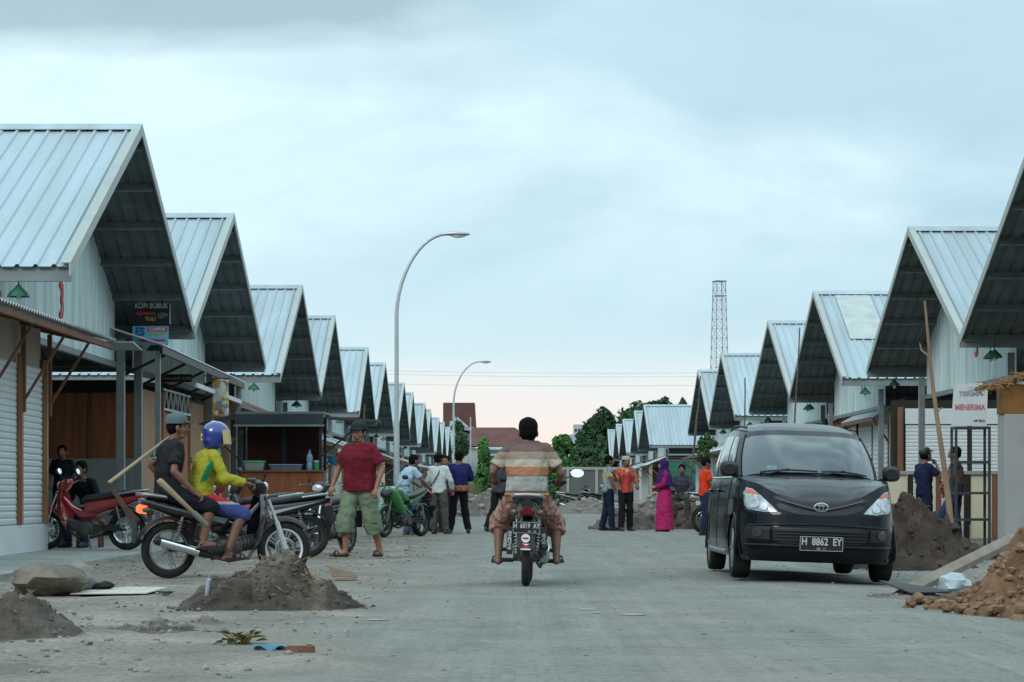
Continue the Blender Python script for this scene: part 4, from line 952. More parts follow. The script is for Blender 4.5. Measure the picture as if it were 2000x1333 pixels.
a=MB(); a.add([(-2.9,0,5.3),(4.9,0,5.3),(4.9,7,5.3),(-2.9,7,5.3),(-2.2,3.4,7.2),(2.0,3.4,7.2)],[(0,1,5,4),(1,2,5),(2,3,4,5),(3,0,4),(3,2,1,0)]); a.obj('roof',tile,r,smooth=False)
a=MB(); a.b2(-.9,5.0,-.15,.1,4.95,5.22); a.obj('fascia',trim,r)
a=MB(); a.b2(-.9,4.9,-1.6,.3,4.35,4.5); a.obj('awning',trim,r)
for k in range(3): a=MB(); a.b2(-1.5+k*2,-.5+k*2,.42,.52,2,4); a.obj('window',darkin,r)
p=W(1132,960,420)
r=empty('pale_tower_block',(p.x,420,0),0,'distant pale high-rise block beside the dark wood','building')
a=MB(); a.b2(-1.0,.8,0,4,0,12.3); a.b2(-1.7,-1.0,0,4,0,10.6); a.obj('wall',mat('pale_grey_block',(.40,.45,.47),.8,0,.05),r)
for j in range(4):
    for k in range(3): a=MB(); a.b2(-.8+k*.55,-.5+k*.55,-.06,0.0,8.2+j*.95,8.7+j*.95); a.obj('window',darkin,r)
r=empty('boundary_wall',(5.6,128,0),0,'grey block wall with openings closing the far end of the road','wall')
a=MB(); a.b2(-3.2,.4,0,.2,0,2.0); a.obj('wall',mat('grey_block_wall',(.12,.13,.12),.9,0,.15,1,dirt=(.12,.11,.1)),r)
a=MB(); a.b2(-3.3,.5,-.06,.26,2.0,2.14); a.obj('coping',plaster,r)
for k in range(3): a=MB(); a.b2(-2.9+k*1.5,-2.75+k*1.5,-.08,0,0,2.0); a.obj('pier',plaster,r)
# lattice tower
lt=mat('tower_steel',(.30,.31,.33),.6,.3,.1)
Z=500; s_=Z/F
def hx(py): return CH+(VY-py)*s_
r=empty('lattice_tower',((1405-VX)*s_,Z,0),R(20),'tall grey lattice mast above the right barns','tower')
ht=hx(549); a=MB(); lv=[hx(960)+ (ht-hx(960))*k/22 for k in range(23)]
def hw_(z): return 1.9-.95*(z/ht)
for sx in(-1,1):
    for sy in(-1,1): a.bar((sx*hw_(0),sy*hw_(0),0),(sx*hw_(ht),sy*hw_(ht),ht),.12)
a.obj('legs',lt,r,smooth=False)
a=MB()
for k in range(22):
    z0_,z1_=lv[k],lv[k+1]
    for (ax,sn) in ((0,-1),(0,1),(1,-1),(1,1)):
        w0,w1=hw_(z0_),hw_(z1_); f=(lambda u,z,w: (u*w,sn*w,z)) if ax==0 else (lambda u,z,w:(sn*w,u*w,z))
        a.bar(f(-1,z0_,w0),f(1,z1_,w1),.05); a.bar(f(1,z0_,w0),f(-1,z1_,w1),.05); a.bar(f(-1,z1_,w1),f(1,z1_,w1),.05)
a.obj('braces',lt,r,smooth=False)
a=MB(); a.b2(-1.15,1.15,-1.15,1.15,ht-.15,ht); a.b2(-1.15,1.15,-1.15,1.15,ht-3.1,ht-3.0); a.obj('platform',lt,r)
for i,(py0,py1) in enumerate(((722,728),(729,735),(748,752))):
    a=MB(); p0=W(640,py0,300); p1=W(1480,py1,300); n=24
    a.tube([p0.lerp(p1,k/n)+Vector((0,0,-.25*math.sin(PI*k/n))) for k in range(n+1)],.016,5); o=a.obj('power_line',mat('grey_cable',(.36,.40,.43),.6,0,0)); tag(o,f'{["upper","middle","lower"][i]} overhead cable strung across the far sky','power line','overhead cables')
# ------------------------------------------------------------------ the black people carrier
paint=mat('black_car_paint',(.004,.0055,.0085),.3,0,0,coat=.42,spec=.05)
glass=mat('tinted_car_glass',(.046,.064,.070),.08,0,0,spec=.6,coat=.35)
trimb=mat('matt_black_plastic',(.007,.007,.008),.55,0,.1)
def car():
    r=empty('black_car',(2.93,23.62,0),0,'parked glossy black people carrier facing the camera on the right of the road','car')
    r.rotation_euler=(0,R(1.9),R(.3)); r.scale=(.975,1,1)
    # plan outline of the lower body (half, x>=0), with top height
    key=[(0,0,.745),(.2,.006,.765),(.4,.035,.815),(.54,.085,.87),(.64,.15,.905),(.725,.27,.945),(.775,.42,.965),(.805,.65,.985),(.815,.95,1.0),(.825,1.5,.985),(.83,2.2,.985),(.83,3.0,.99),(.815,3.6,1.0),(.77,3.95,1.0),(.62,4.10,1.0),(.35,4.15,1.0),(0,4.16,1.0)]
    def cat_(ks,n):
        out=[];m=len(ks)
        # arc-length resample of a Catmull-Rom through keys
        dense=[]
        for i in range(m-1):
            p0=Vector(ks[max(i-1,0)]) if i>0 else Vector((-ks[1][0],ks[1][1],ks[1][2])); p1=Vector(ks[i]); p2=Vector(ks[i+1]); p3=Vector(ks[min(i+2,m-1)]) if i+2<m else Vector((-ks[m-2][0],ks[m-2][1],ks[m-2][2]))
            for k in range(12):
                t=k/12; dense.append(.5*((2*p1)+(-p0+p2)*t+(2*p0-5*p1+4*p2-p3)*t*t+(-p0+3*p1-3*p2+p3)*t**3))
        dense.append(Vector(ks[-1])); L=[0]
        for i in range(1,len(dense)): L.append(L[-1]+(Vector(dense[i][:2])-Vector(dense[i-1][:2])).length)
        for k in range(n+1):
            d=L[-1]*k/n; j=0
            while j<len(L)-2 and L[j+1]<d: j+=1
            t=(d-L[j])/max(1e-9,L[j+1]-L[j]); out.append(dense[j].lerp(dense[j+1],min(1,t)))
        return out
    N=110; half=cat_(key,N)
    ring=[Vector((-p.x,p.y,p.z)) for p in half[::-1]][:-1]+half   # rear centre(-) ... front centre ... rear centre(+)
    cum=[half[i].y for i in range(N+1)]
    def inward(z,fw):
        # offset towards the inside for a height; fw = 1 at the front face
        side=[(.16,.05),(.22,.02),(.35,.0),(.62,.0),(.8,.012),(.93,.03),(1.02,.05)]
        frn=[(.16,.11),(.20,.05),(.27,.012),(.36,.0),(.50,.0),(.56,.015),(.66,.035),(.76,.085),(.9,.17),(1.02,.26)]
        def I(t,z):
            if z<=t[0][0]: return t[0][1]
            for (a,b),(c,d) in zip(t,t[1:]):
                if z<=c: return b+(d-b)*(z-a)/(c-a)
            return t[-1][1]
        return I(side,z)*(1-fw)+I(frn,z)*fw
    def norm2(i,pts):
        a=pts[max(i-1,0)];b=pts[min(i+1,len(pts)-1)]; d=Vector((b.x-a.x,b.y-a.y)); d.normalize(); return Vector((d.y,-d.x))
    def surf(i,pts,z,out=0.0):
        p=pts[i]; n=norm2(i,pts); 
        fw=max(0,min(1,(-n.y))) if p.y<1.2 else 0
        o=inward(z,fw)
        return Vector((p.x-n.x*(o-out),p.y-n.y*(o-out),z))
    NV=34; zb=.19
    wheels=[(.76,.30),(3.415,.30)]
    def zbot(p): return zb+.02 if p.y>.5 else zb
    a=MB(); m=len(ring); vs=[]
    for j in range(NV+1):
        for i,p in enumerate(ring):
            t=j/NV; z=zbot(p)+(p.z-zbot(p))*t; vs.append(surf(i,ring,z))
    fs=[]
    for j in range(NV):
        for i in range(m-1):
            c=(vs[j*m+i]+vs[(j+1)*m+i+1])/2
            if abs(c.x)>.6 and any(math.hypot(c.y-wy,c.z-wz)<.345 for wy,wz in wheels): continue
            fs.append((j*m+i,j*m+i+1,(j+1)*m+i+1,(j+1)*m+i))
    a.add(vs,fs); a.obj('body',paint,r,ang=60,recalc=False)
    # underside
    a=MB(); a.b2(-.70,.70,.25,3.95,.20,.24); a.obj('underbody',trimb,r)
    # arch lips
    for wy,wz in wheels:
        for s in(-1,1):
            a=MB(); pts=[]
            for k in range(25):
                an=R(-12+204*k/24); pts.append((s*.795 if wy>2 else s*(.765+.03*(1-math.cos(an))/2),wy+.352*math.cos(an),wz+.352*math.sin(an)))
            a.tube(pts,.022,8); a.obj('wheel_arch',paint,r)
            a=MB(); a.rings([[(s*x,wy+.36*math.cos(R(180*k/16)),wz+.36*math.sin(R(180*k/16))) for k in range(17)] for x in(.45,.79)],cap=False,closed=False); a.obj('arch_liner',trimb,r,recalc=False)
    # hood
    def edge(v):   # follows the body top ring from x=.64 back to the windscreen foot
        ys=.13+(1.02-.13)*v
        j=next(k for k,p in enumerate(half) if p.y>=ys and k>5); p=half[j]; return surf(j,half,p.z)
    fe=[j for j,p in enumerate(half) if p.y<=.14][-1]
    def ringtop(x):
        x=abs(x); j=min(range(fe+6),key=lambda k:abs(surf(k,half,half[k].z).x-x)); k=j
        p=surf(k,half,half[k].z); q=surf(k+1,half,half[k+1].z) if surf(k,half,half[k].z).x<x else surf(max(k-1,0),half,half[max(k-1,0)].z)
        t=0 if abs(q.x-p.x)<1e-6 else (x-p.x)/(q.x-p.x); return p.lerp(q,max(0,min(1,t)))
    def hood(u,v):
        u=u*2-1; e=edge(v); c=Vector((0,.085+(.90-.085)*v,.745+(1.045-.745)*(v**.85)+.035*math.sin(PI*v)))
        k=abs(u)**2.3; p=Vector((e.x*u,c.y+(e.y-c.y)*k,c.z+(e.z-c.z)*k+.012*math.exp(-((abs(u)-.62)/.12)**2)*math.sin(PI*min(1,v*1.1))))
        if v<.25:
            q=ringtop(e.x*abs(u)); w=(1-v/.25)**2; p.y+=(q.y-p.y)*w if v==0 else 0; 
            d0=hood0(abs(u)); p=p+Vector((0,d0[0]*w,d0[1]*w)) if v>0 else Vector((p.x,q.y,q.z))
        return p
    cache={}
    def hood0(u):
        u=round(u,4)
        if u in cache: return cache[u]
        e=edge(0); k=u**2.3; y=.085+(e.y-.085)*k; z=.745+(e.z-.745)*k; q=ringtop(e.x*u); cache[u]=(q.y-y,q.z-z); return cache[u]
    a=MB(); a.grid(hood,48,24); a.obj('bonnet',paint,r,ang=70,recalc=False)
    # greenhouse
    gb=[(0,.86,1.04),(.3,.885,1.035),(.5,.945,1.02),(.63,1.03,1.0),(.715,1.16,.99),(.755,1.4,.98),(.77,1.9,.98),(.775,2.6,.98),(.77,3.3,.985),(.73,3.75,.99),(.60,3.98,.99),(.3,4.04,.99),(0,4.05,.99)]
    gt=[(0,1.60,1.50),(.27,1.61,1.50),(.44,1.64,1.492),(.545,1.69,1.480),(.60,1.80,1.475),(.625,2.0,1.485),(.64,2.3,1.50),(.645,2.7,1.505),(.63,3.2,1.49),(.60,3.55,1.47),(.48,3.74,1.45),(.25,3.80,1.45),(0,3.81,1.45)]
    def rs(ks,n):
        m_=len(ks)-1; out=[]
        for k in range(n*m_+1):
            i=min(k//n,m_-1); t=(k-i*n)/n
            P=lambda j: Vector(ks[j]) if 0<=j<=m_ else (Vector((-ks[1][0],ks[1][1],ks[1][2])) if j<0 else Vector((-ks[m_-1][0],ks[m_-1][1],ks[m_-1][2])))
            p0,p1,p2,p3=P(i-1),P(i),P(i+1),P(i+2)
            out.append(.5*((2*p1)+(-p0+p2)*t+(2*p0-5*p1+4*p2-p3)*t*t+(-p0+3*p1-3*p2+p3)*t**3))
        return out
    B=rs(gb,6);T=rs(gt,6); n=len(B)
    def gsurf(i,t,s=1,out=0):
        b=B[i];q=T[i]; p=b.lerp(q,t); bul=.035*math.sin(PI*t)
        c=Vector((0,2.4,p.z)); d=Vector((p.x-0,(p.y-2.4)*.5,0)); d.normalize(); p=p+d*(bul+out); 
        if i<18: p.z+=bul*.5+out*.7
        return Vector((p.x*s,p.y,p.z))
    a=MB()
    for s in(-1,1): a.grid(lambda u,v,s=s: gsurf(int(round(u*(n-1))),v,s),n-1,12)
    a.obj('cabin',paint,r,ang=60,recalc=False)
    # roof dome
    a=MB(); full=[Vector((-p.x,p.y,p.z)) for p in T[::-1]][:-1]+T
    cc=Vector((0,2.75,0)); K=10; rg=[]
    for k in range(K+1):
        f=1-k/K; f2=f
        rg.append([Vector((cc.x+(p.x-cc.x)*f2,cc.y+(p.y-cc.y)*f2,p.z+(1.600-p.z)*(1-f**3.6))) for p in full])
    a.rings(rg[:-1],cap=False,closed=False); a.add(rg[-2],[tuple(range(len(full)))]); a.obj('roof',paint,r,ang=60,recalc=False)
    for s in(-1,1):
        a=MB(); a.tube([(s*(p.x-.03),p.y,p.z+.045) for p in T[26:60]],.013,6); a.obj('roof_rail',trimb,r)
    # windscreen: indices across front
    wi=21
    a=MB()
    def ws(u,v):
        u=u*2-1; x=abs(u)*wi; i=int(min(x,wi-1)); t=x-i; s=1 if u>=0 else -1
        vv=.04+.82*v; p=gsurf(i,vv,s,.006); q=gsurf(i+1,vv,s,.006); return p.lerp(q,t)
    a.grid(ws,44,12); a.obj('windscreen',glass,r,ang=60,recalc=False)
    for s in(-1,1):
        a=MB(); a.tube([gsurf(wi+1,.04+.9*k/10,s,.010) for k in range(11)],.009,6); a.obj('windscreen_trim',trimb,r)
    for s in(-1,1):
        for (i0,i1,nm) in((27,34,'front_side_window'),(35,44,'side_window'),(45,53,'side_window')):
            a=MB(); a.grid(lambda u,v,s=s,i0=i0,i1=i1: gsurf(int(round(i0+(i1-i0)*u)),.08+.80*v,s,.006),i1-i0,8); a.obj(nm,glass,r,ang=60,recalc=False)
        a=MB(); a.tube([gsurf(i,.04,s,.012) for i in range(25,56)],.008,6); a.obj('window_trim',chrome,r)
    a=MB(); a.grid(lambda u,v: gsurf(int(round(60+12*abs(2*u-1)**1)) if False else int(round(72-12*abs(2*u-1))),.15+.7*v,-1 if u<.5 else 1,.006),24,6); a.obj('rear_window',glass,r,recalc=False)
    # front fittings mapped on the body skin
    def fx(x,z,out=0.0):
        s=1 if x>=0 else -1; x=abs(x); lo=0
        while lo<N-1 and surf(lo+1,half,z).x<x: lo+=1
        p=surf(lo,half,z,out);q=surf(lo+1,half,z,out); t=(x-p.x)/max(1e-6,q.x-p.x); v=p.lerp(q,max(0,min(1,t))); return Vector((v.x*s,v.y,v.z))
    def patch(poly,out,name,m,par=r,k=6,sub=5,dome=0.0):
        c=sum((Vector(p) for p in poly),Vector((0,0)))/len(poly); dn=[]
        for i in range(len(poly)):
            for j in range(sub): dn.append(Vector(poly[i]).lerp(Vector(poly[(i+1)%len(poly)]),j/sub))
        a=MB(); rg=[]
        for q in range(k+1):
            f=1-q/k if q<k else 0.02; rg.append([fx(c.x+(p.x-c.x)*f,c.y+(p.y-c.y)*f,out+dome*(1-f*f)) for p in dn])
        rg=[[fx(p.x,p.y,-.01) for p in dn]]+rg
        a.rings(rg,cap=False); return a.obj(name,m,par,ang=40,recalc=False)
    lens=mat('clear_headlamp_lens',(.36,.40,.42),.10,.2,.45,26,coat=.8)
    refl=mat('headlamp_reflector',(.45,.48,.5),.3,.7,.3,20)
    amber=mat('amber_indicator',(.65,.16,.07),.25,0,.1)
    for s in(-1,1):
        hp=[(s*x,z) for x,z in((.425,.672),(.50,.745),(.585,.825),(.66,.885),(.715,.90),(.735,.84),(.735,.73),(.70,.685),(.56,.664))]
        h=patch(hp,.006,'headlamp',lens,dome=.012)
        ip=[(s*x,z) for x,z in((.60,.838),(.655,.875),(.70,.885),(.715,.85),(.66,.832))]
        patch(ip,.016,'indicator',amber,h,k=3,sub=3)
        for (x,z,rr_) in((.655,.75,.052),(.56,.722,.038)):
            pc=[(s*(x+rr_*math.cos(t)),z+rr_*math.sin(t)) for t in [2*PI*q/12 for q in range(12)]]
            o=patch(pc,.020,'reflector',refl,h,k=4,sub=1)
        fp=[(s*x,z) for x,z in((.50,.40),(.50,.52),(.70,.535),(.735,.47),(.72,.40))]
        patch(fp,.004,'fog_lamp_recess',trimb,k=4)
        pc=[(s*(.62+.045*math.cos(t)),.465+.045*math.sin(t)) for t in [2*PI*q/14 for q in range(14)]]
        patch(pc,.012,'fog_lamp',mat('dark_fog_lens',(.05,.055,.06),.1,.2,0,coat=1),k=3,sub=1)
    gm=mat('grille_black',(.004,.004,.005),.4,0,0)
    for s in(-1,1):
        patch([(s*x,z) for x,z in((.055,.705),(.055,.745),(.25,.778),(.44,.825),(.47,.812),(.43,.775),(.25,.735))],.005,'upper_grille',gm,k=3)
        patch([(s*x,z) for x,z in((.0,.635),(.0,.672),(.07,.678),(.25,.708),(.40,.752),(.44,.742),(.41,.700),(.25,.655))],.005,'lower_grille',gm,k=3)
    a=MB(); a.tube([fx(x,.694+.11*(abs(x)/.45)**1.3,.012) for x in [-.43+.86*q/30 for q in range(31)]],.007,6); a.obj('grille_chrome_bar',mat('dark_chrome',(.15,.13,.14),.25,1,0),r)
    patch([(-.48,.505),(-.40,.52),(.40,.52),(.48,.505),(.46,.40),(.38,.365),(-.38,.365),(-.46,.40)],.003,'lower_intake',gm,k=6,sub=8)
    for z in(.40,.43,.46,.49):
        a=MB(); a.tube([fx(x,z,.010) for x in [-.45+.9*q/24 for q in range(25)]],.006,6); a.obj('intake_slat',trimb,r)
    a=MB(); a.tube([fx(x,.545+.01*math.cos(x*4),.004) for x in [-.70+1.4*q/40 for q in range(41)]],.010,6); a.obj('bumper_crease',paint,r)
    a=MB(); a.tube([fx(x,.345,.006) for x in [-.72+1.44*q/40 for q in range(41)]],.016,8); a.obj('lower_lip',paint,r)
    # badge: three interlocked ellipses
    c=fx(0,.722,.022); ch=chrome; a=MB()
    for (rx,rz,dz,t) in((.074,.048,0,.009),(.028,.044,0,.008),(.052,.018,.022,.008)):
        vs=[];seg=28
        for i in range(seg):
            an=2*PI*i/seg
            for q in range(6):
                b=2*PI*q/6; vs.append((c.x+(rx+t*math.cos(b)-t)*math.cos(an),c.y+t*.8*math.sin(b),c.z+dz+(rz+t*math.cos(b)-t)*math.sin(an)))
        a.add(vs,[(i*6+q,i*6+(q+1)%6,((i+1)%seg)*6+(q+1)%6,((i+1)%seg)*6+q) for i in range(seg) for q in range(6)])
    a.obj('badge',ch,r)
    pl=empty('number_plate_mount',(0,0,0)); bpy.data.objects.remove(pl)
    y=fx(0,.42,.03).y-.02
    a=MB(); a.b2(-.215,.215,y-.006,y+.02,.305,.445); plo=a.obj('number_plate',mat('black_plate',(.012,.014,.016),.4,0,0),r,bevel=.003)
    silver=mat('plate_silver',(.5,.52,.55),.4,.2,0)
    text('lettering','H  8862  EY',.098,silver,plo,(0,y-.009,.392),bold=.002,sx=.82)
    text('small_lettering','08 · 17',.032,silver,plo,(0,y-.009,.327))
    a=MB()
    for (x0,x1,z0_,z1_) in((-.212,.212,.307,.311),(-.212,.212,.439,.443),(-.212,-.208,.307,.443),(.208,.212,.307,.443)): a.b2(x0,x1,y-.009,y-.0065,z0_,z1_)
    a.obj('border',silver,plo)
    # mirrors
    for s in(-1,1):
        a=MB(); a.sup([(.93,s*.83,1.075,.055,.05),(.97,s*.835,1.08,.085,.075),(1.04,s*.835,1.08,.088,.078),(1.07,s*.835,1.08,.078,.068)],'y',20,3.2); mo=a.obj('side_mirror',trimb,r)
        a=MB(); a.sup([(1.071,s*.835,1.08,.07,.06),(1.074,s*.835,1.08,.07,.06)],'y',20,3.2); a.obj('mirror_glass',chrome,mo)
        a=MB(); a.bar((s*.73,1.12,1.0),(s*.80,1.02,1.03),.05,.03); a.obj('bracket',trimb,mo)
    # wipers
    for x0,x1 in((-.52,.06),(.10,.58)):
        a=MB(); pts=[]
        for q in range(9):
            x=x0+(x1-x0)*q/8; i=abs(x)/.76*wi
            ii=min(range(n//2),key=lambda k:abs(gsurf(k,.05,1).x-abs(x))); pp=gsurf(ii,.045+.018*math.sin(PI*q/8),1 if x>=0 else -1,.022); pp.x=x; pts.append(pp)
        a.tube(pts,.009,6); a.tube([pts[3]+Vector((0,-.012,.004)),pts[4]+Vector((0,-.012,.012)),(pts[0]+Vector((.02,-.05,-.03)))],.007,6); a.obj('wiper',trimb,r)
    # things behind the glass: pale document on the dash
    p=gsurf(9,.14,-1,.009); a=MB(); a.grid(lambda u,v: gsurf(7+int(round(3*u)),.09+.09*v,-1,.0085),3,3); a.obj('dash_sticker',mat('pale_sticker',(.10,.17,.18),.2,0,.1,20),r,recalc=False)
    # side trims: door lines, handles, sill
    for s in(-1,1):
        for (yy,nm) in((2.05,'door_handle'),(3.0,'door_handle')):
            a=MB(); a.sup([(yy,s*.832,.86,.018,.014),(yy+.16,s*.832,.865,.018,.014)],'y',10); a.obj(nm,paint,r)
        for yy in(1.22,2.22,3.1):
            a=MB()
            j=min(range(N),key=lambda k:abs(half[k].y-yy)); a.tube([Vector((s*surf(j,half,.28+.68*q/8,.0005).x,yy,.28+.68*q/8)) for q in range(9)],.004,5); a.obj('door_seam',gm,r)
        a=MB(); a.tube([(s*.822,1.15,.25),(s*.826,2.2,.245),(s*.822,3.0,.25)],.022,8); a.obj('sill',mat('silver_sill',(.2,.21,.22),.35,.5,0),r)
    # wheels
    for wy in(.76,3.415):
        for s in(-1,1):
            w=empty('wheel',(s*.715,wy,.30)); w.parent=r
            a=MB(); prof=[(.20,-.085),(.255,-.092),(.285,-.088),(.30,-.065),(.302,0),(.30,.065),(.285,.088),(.255,.092),(.20,.085)]
            a.rings([[(x,rr_*math.cos(2*PI*k/40),rr_*math.sin(2*PI*k/40)) for k in range(40)] for rr_,x in prof],cap=False); a.obj('tyre',black_rub,w)
            a=MB(); a.rings([[(s*x,rr_*math.cos(2*PI*k/32),rr_*math.sin(2*PI*k/32)) for k in range(32)] for rr_,x in((.20,-.08),(.19,.0),(.195,.07),(.205,.08))],cap=False)
            for q in range(5):
                an=2*PI*q/5; a.bar((s*.06,0,0),(s*.06,.195*math.cos(an),.195*math.sin(an)),.05,.02)
            a.disc((s*.05,0,0),.05,.03,'x',16); a.obj('rim',alu,w)
            a=MB(); a.disc((0,0,0),.19,.02,'x',24); a.obj('brake_drum',trimb,w)
    # interior, seen faintly from the side
    return r
car()
# ------------------------------------------------------------------ motorcycles (heading +Y in their own space)
bpaint={}
def bp(n,c): return mat('bike_paint_'+n,c,.25,0,0,coat=1)
seatm=mat('black_seat_vinyl',(.02,.021,.023),.5,0,.15,6,dirt=(.07,.065,.06),damt=.4)
engm=mat('engine_cast_metal',(.10,.10,.10),.5,.5,.3,10)
darkp=mat('bike_dark_plastic',(.015,.015,.017),.5,0,.2,6,dirt=(.07,.06,.05),damt=.4)
redl=mat('red_tail_lens',(.09,.006,.008),.2,0,.1); redlit=mat('lit_tail_lens',(.5,.03,.01),.3,0,0,emit=((1,.10,.03),2.2))
def wheel(r,y,rad,style,rimm,white=False,disc=True,name='wheel',wd_=.05):
    w=empty(name,(0,y,rad)); w.parent=r
    a=MB(); a.torus((0,0,0),rad-.042,.044,'x',44,10,sq=wd_/.05*.95); a.obj('tyre',black_rub,w)
    a=MB(); a.torus((0,0,0),rad-.085,.014,'x',40,8,sq=1.9); a.obj('rim',mat('white_rim',(.70,.74,.76),.4,0,0) if white else rimm,w)
    a=MB(); a.disc((0,0,0),.045,.13,'x',16)
    ri=rad-.09
    if style=='cast':
        for k in range(5):
            for d in(-.10,.10):
                t=2*PI*k/5; a.bar((0,.03*math.cos(t+d*3),.03*math.sin(t+d*3)),(0,ri*math.cos(t+d),ri*math.sin(t+d)),.022,.014)
    else:
        for k in range(28):
            t=2*PI*k/28; s=.04 if k%2 else -.04; a.bar((s,.04*math.cos(t+1.2),.04*math.sin(t+1.2)),(0,ri*math.cos(t),ri*math.sin(t)),.0045)
    a.obj('hub',rimm,w)
    if disc:
        a=MB(); a.torus((.055,0,0),.095,.016,'x',30,6,sq=.15); 
        for k in range(12): t=2*PI*k/12; a.bar((.055,.03*math.cos(t),.03*math.sin(t)),(.055,.09*math.cos(t+.4),.09*math.sin(t+.4)),.004,.012)
        a.obj('brake_disc',chrome,w)
    return w
def bike(loc,rz,label,main,accent,lean=0,style='cast',lit=False,whitefront=False,plate=None,mirrors=True,kind='underbone',rimm=None,group='motorcycles in the market street',mirror_h=1.10,mirror_x=.33,mirror_sh=None,detail=True,side_stripe=None,seatc=None):
    r=empty('motorcycle',loc,0,label,'motorcycle',group); r.rotation_euler=(R(0),lean,rz)
    rimm=rimm or alu; rad=.285 if kind!='sport' else .30; ry,fy=-.60,.63
    if kind=='sport': ry,fy=-.62,.70
    wheel(r,ry,rad,style,rimm,disc=False,wd_=.05 if kind!='sport' else .075); wheel(r,fy,rad,style,rimm,white=whitefront,wd_=.045 if kind!='sport' else .06)
    # fork
    for s in(-1,1):
        a=MB(); a.tube([(s*.075,fy,rad),(s*.075,fy-.10,rad+.28)],[.028,.026],10); a.tube([(s*.075,fy-.10,rad+.28),(s*.07,fy-.21,rad+.56)],[.017,.017],8); a.obj('fork_leg',mat('pale_fork',(.55,.58,.62),.35,.3,0) if whitefront else chrome if kind!='sport' else engm,r)
    # front mudguard
    a=MB(); rg=[]
    for k in range(13):
        t=R(35+115*k/12); R_=rad+.035; ring=[]
        for x,d in((-.06,-.035),(-.05,.0),(-.02,.016),(.02,.016),(.05,0),(.06,-.035),(.05,-.03),(0,.004),(-.05,-.03)): ring.append((x,fy+(R_+d)*math.cos(PI-t+R(10)),rad+(R_+d)*math.sin(PI-t+R(10))))
        rg.append(ring)
    a.rings(rg); a.obj('front_mudguard',main if kind!='underbone' or not whitefront else darkp,r,ang=60)
    # steering column, handlebar
    hy,hz=(fy-.33 if kind=='underbone' else fy-.24),.93
    a=MB(); a.tube([(0,fy-.19,rad+.5),(0,hy,hz-.05)],.03,8); a.bar((-.09,fy-.19,rad+.53),(.09,fy-.19,rad+.53),.04,.03); a.obj('steering_column',engm,r)
    a=MB()
    a.tube([(-.33,hy-.12,hz+.05),(-.2,hy-.06,hz+.055),(-.08,hy,hz+.0),(.08,hy,hz+.0),(.2,hy-.06,hz+.055),(.33,hy-.12,hz+.05)],.012,8); a.obj('handlebar',engm,r)
    for s in(-1,1):
        a=MB(); a.tube([(s*.22,hy-.07,hz+.055),(s*.345,hy-.125,hz+.05)],.018,10); a.obj('grip',black_rub,r)
        a=MB(); a.tube([(s*.2,hy-.03,hz+.05),(s*.36,hy-.06,hz+.045)],.006,6); a.obj('lever',alu,r)
    if mirrors:
        for s in(-1,1):
            a=MB(); mx,mz=s*mirror_x+(mirror_sh[0] if mirror_sh else 0),mirror_h-(s*mirror_sh[1] if mirror_sh else 0); a.tube([(s*.19,hy-.04,hz+.06),(s*.23,hy-.01,(hz+mz)/2),(mx,hy,mz-.02)],.006,6)
            a.sup([(hy+.03,mx,mz,.03,.02),(hy+.01,mx,mz,.065,.042),(hy-.010,mx,mz,.07,.046)],'y',16,2.3); mo=a.obj('mirror',darkp,r)
            b=MB(); b.sup([(hy-.0125,mx,mz,.064,.041),(hy-.014,mx,mz,.062,.039)],'y',18,2.2); b.v=[(x,y+.22*(z-mz)-.006,z) for x,y,z in b.v]; q=b.obj('mirror_glass',mat('mirror_glass',(.95,.97,.97),.03,1,0),mo)
    if kind=='underbone':
        a=MB(); a.sup([(hz-.10,0,hy+.06,.07,.05),(hz-.03,0,hy+.05,.12,.09),(hz+.03,0,hy+.02,.14,.09),(hz+.07,0,hy-.01,.09,.06),(hz+.085,0,hy-.02,.04,.03)],'z',20,2.4); a.obj('handlebar_cover',darkp if main!=bp('red',(.33,.012,.014)) else main,r)
        a=MB(); a.ell((0,hy+.125,hz-.01),(.085,.03,.055)); a.obj('headlamp',mat('bike_lamp_lens',(.55,.58,.6),.1,.2,.1,20,coat=1),r)
        # leg shield
        a=MB(); rg=[]
        for (z,w,y,c) in((.28,.10,.30,.05),(.40,.17,.32,.09),(.55,.20,.34,.12),(.70,.185,.36,.12),(.82,.12,.37,.09),(.88,.07,.38,.05)):
            out=[];inn=[]
            for k in range(11):
                u=-1+k/5; x=w*u; yy=y+c*(1-u*u)-.02; out.append((x,yy,z)); inn.append((x*.96,yy-.018,z))
            rg.append(out+inn[::-1])
        a.rings(rg); a.obj('leg_shield',main,r,ang=50)
        # frame spine and centre cover
        a=MB(); a.sup([(.36,0,.72,.035,.05),(.22,0,.58,.05,.05),(.08,0,.50,.055,.06),(-.06,0,.52,.06,.09),(-.16,0,.58,.07,.12)],'y',16); a.obj('spine_cover',accent,r)
        # rear body
        a=MB(); a.sup([(.02,0,.60,.06,.10),(-.15,0,.62,.10,.13),(-.35,0,.66,.115,.10),(-.60,0,.71,.105,.075),(-.80,0,.755,.085,.055),(-.90,0,.775,.06,.035)],'y',20,2.4); bd=a.obj('rear_body',main,r)
        for s in(-1,1):
            a=MB(); a.prism([(.0,.60),(-.3,.655),(-.6,.715),(-.84,.765),(-.60,.70),(-.3,.62),(-.05,.545)],'x',s*.10,s*.122); a.obj('side_stripe',side_stripe or accent,bd)
        sm=seatc or seatm
        a=MB(); a.sup([(.08,0,.70,.06,.035),(.0,0,.735,.10,.045),(-.2,0,.755,.13,.05),(-.42,0,.79,.14,.05),(-.66,0,.82,.13,.045),(-.80,0,.83,.10,.03),(-.84,0,.83,.07,.02)],'y',20,3); a.obj('seat',sm,r)
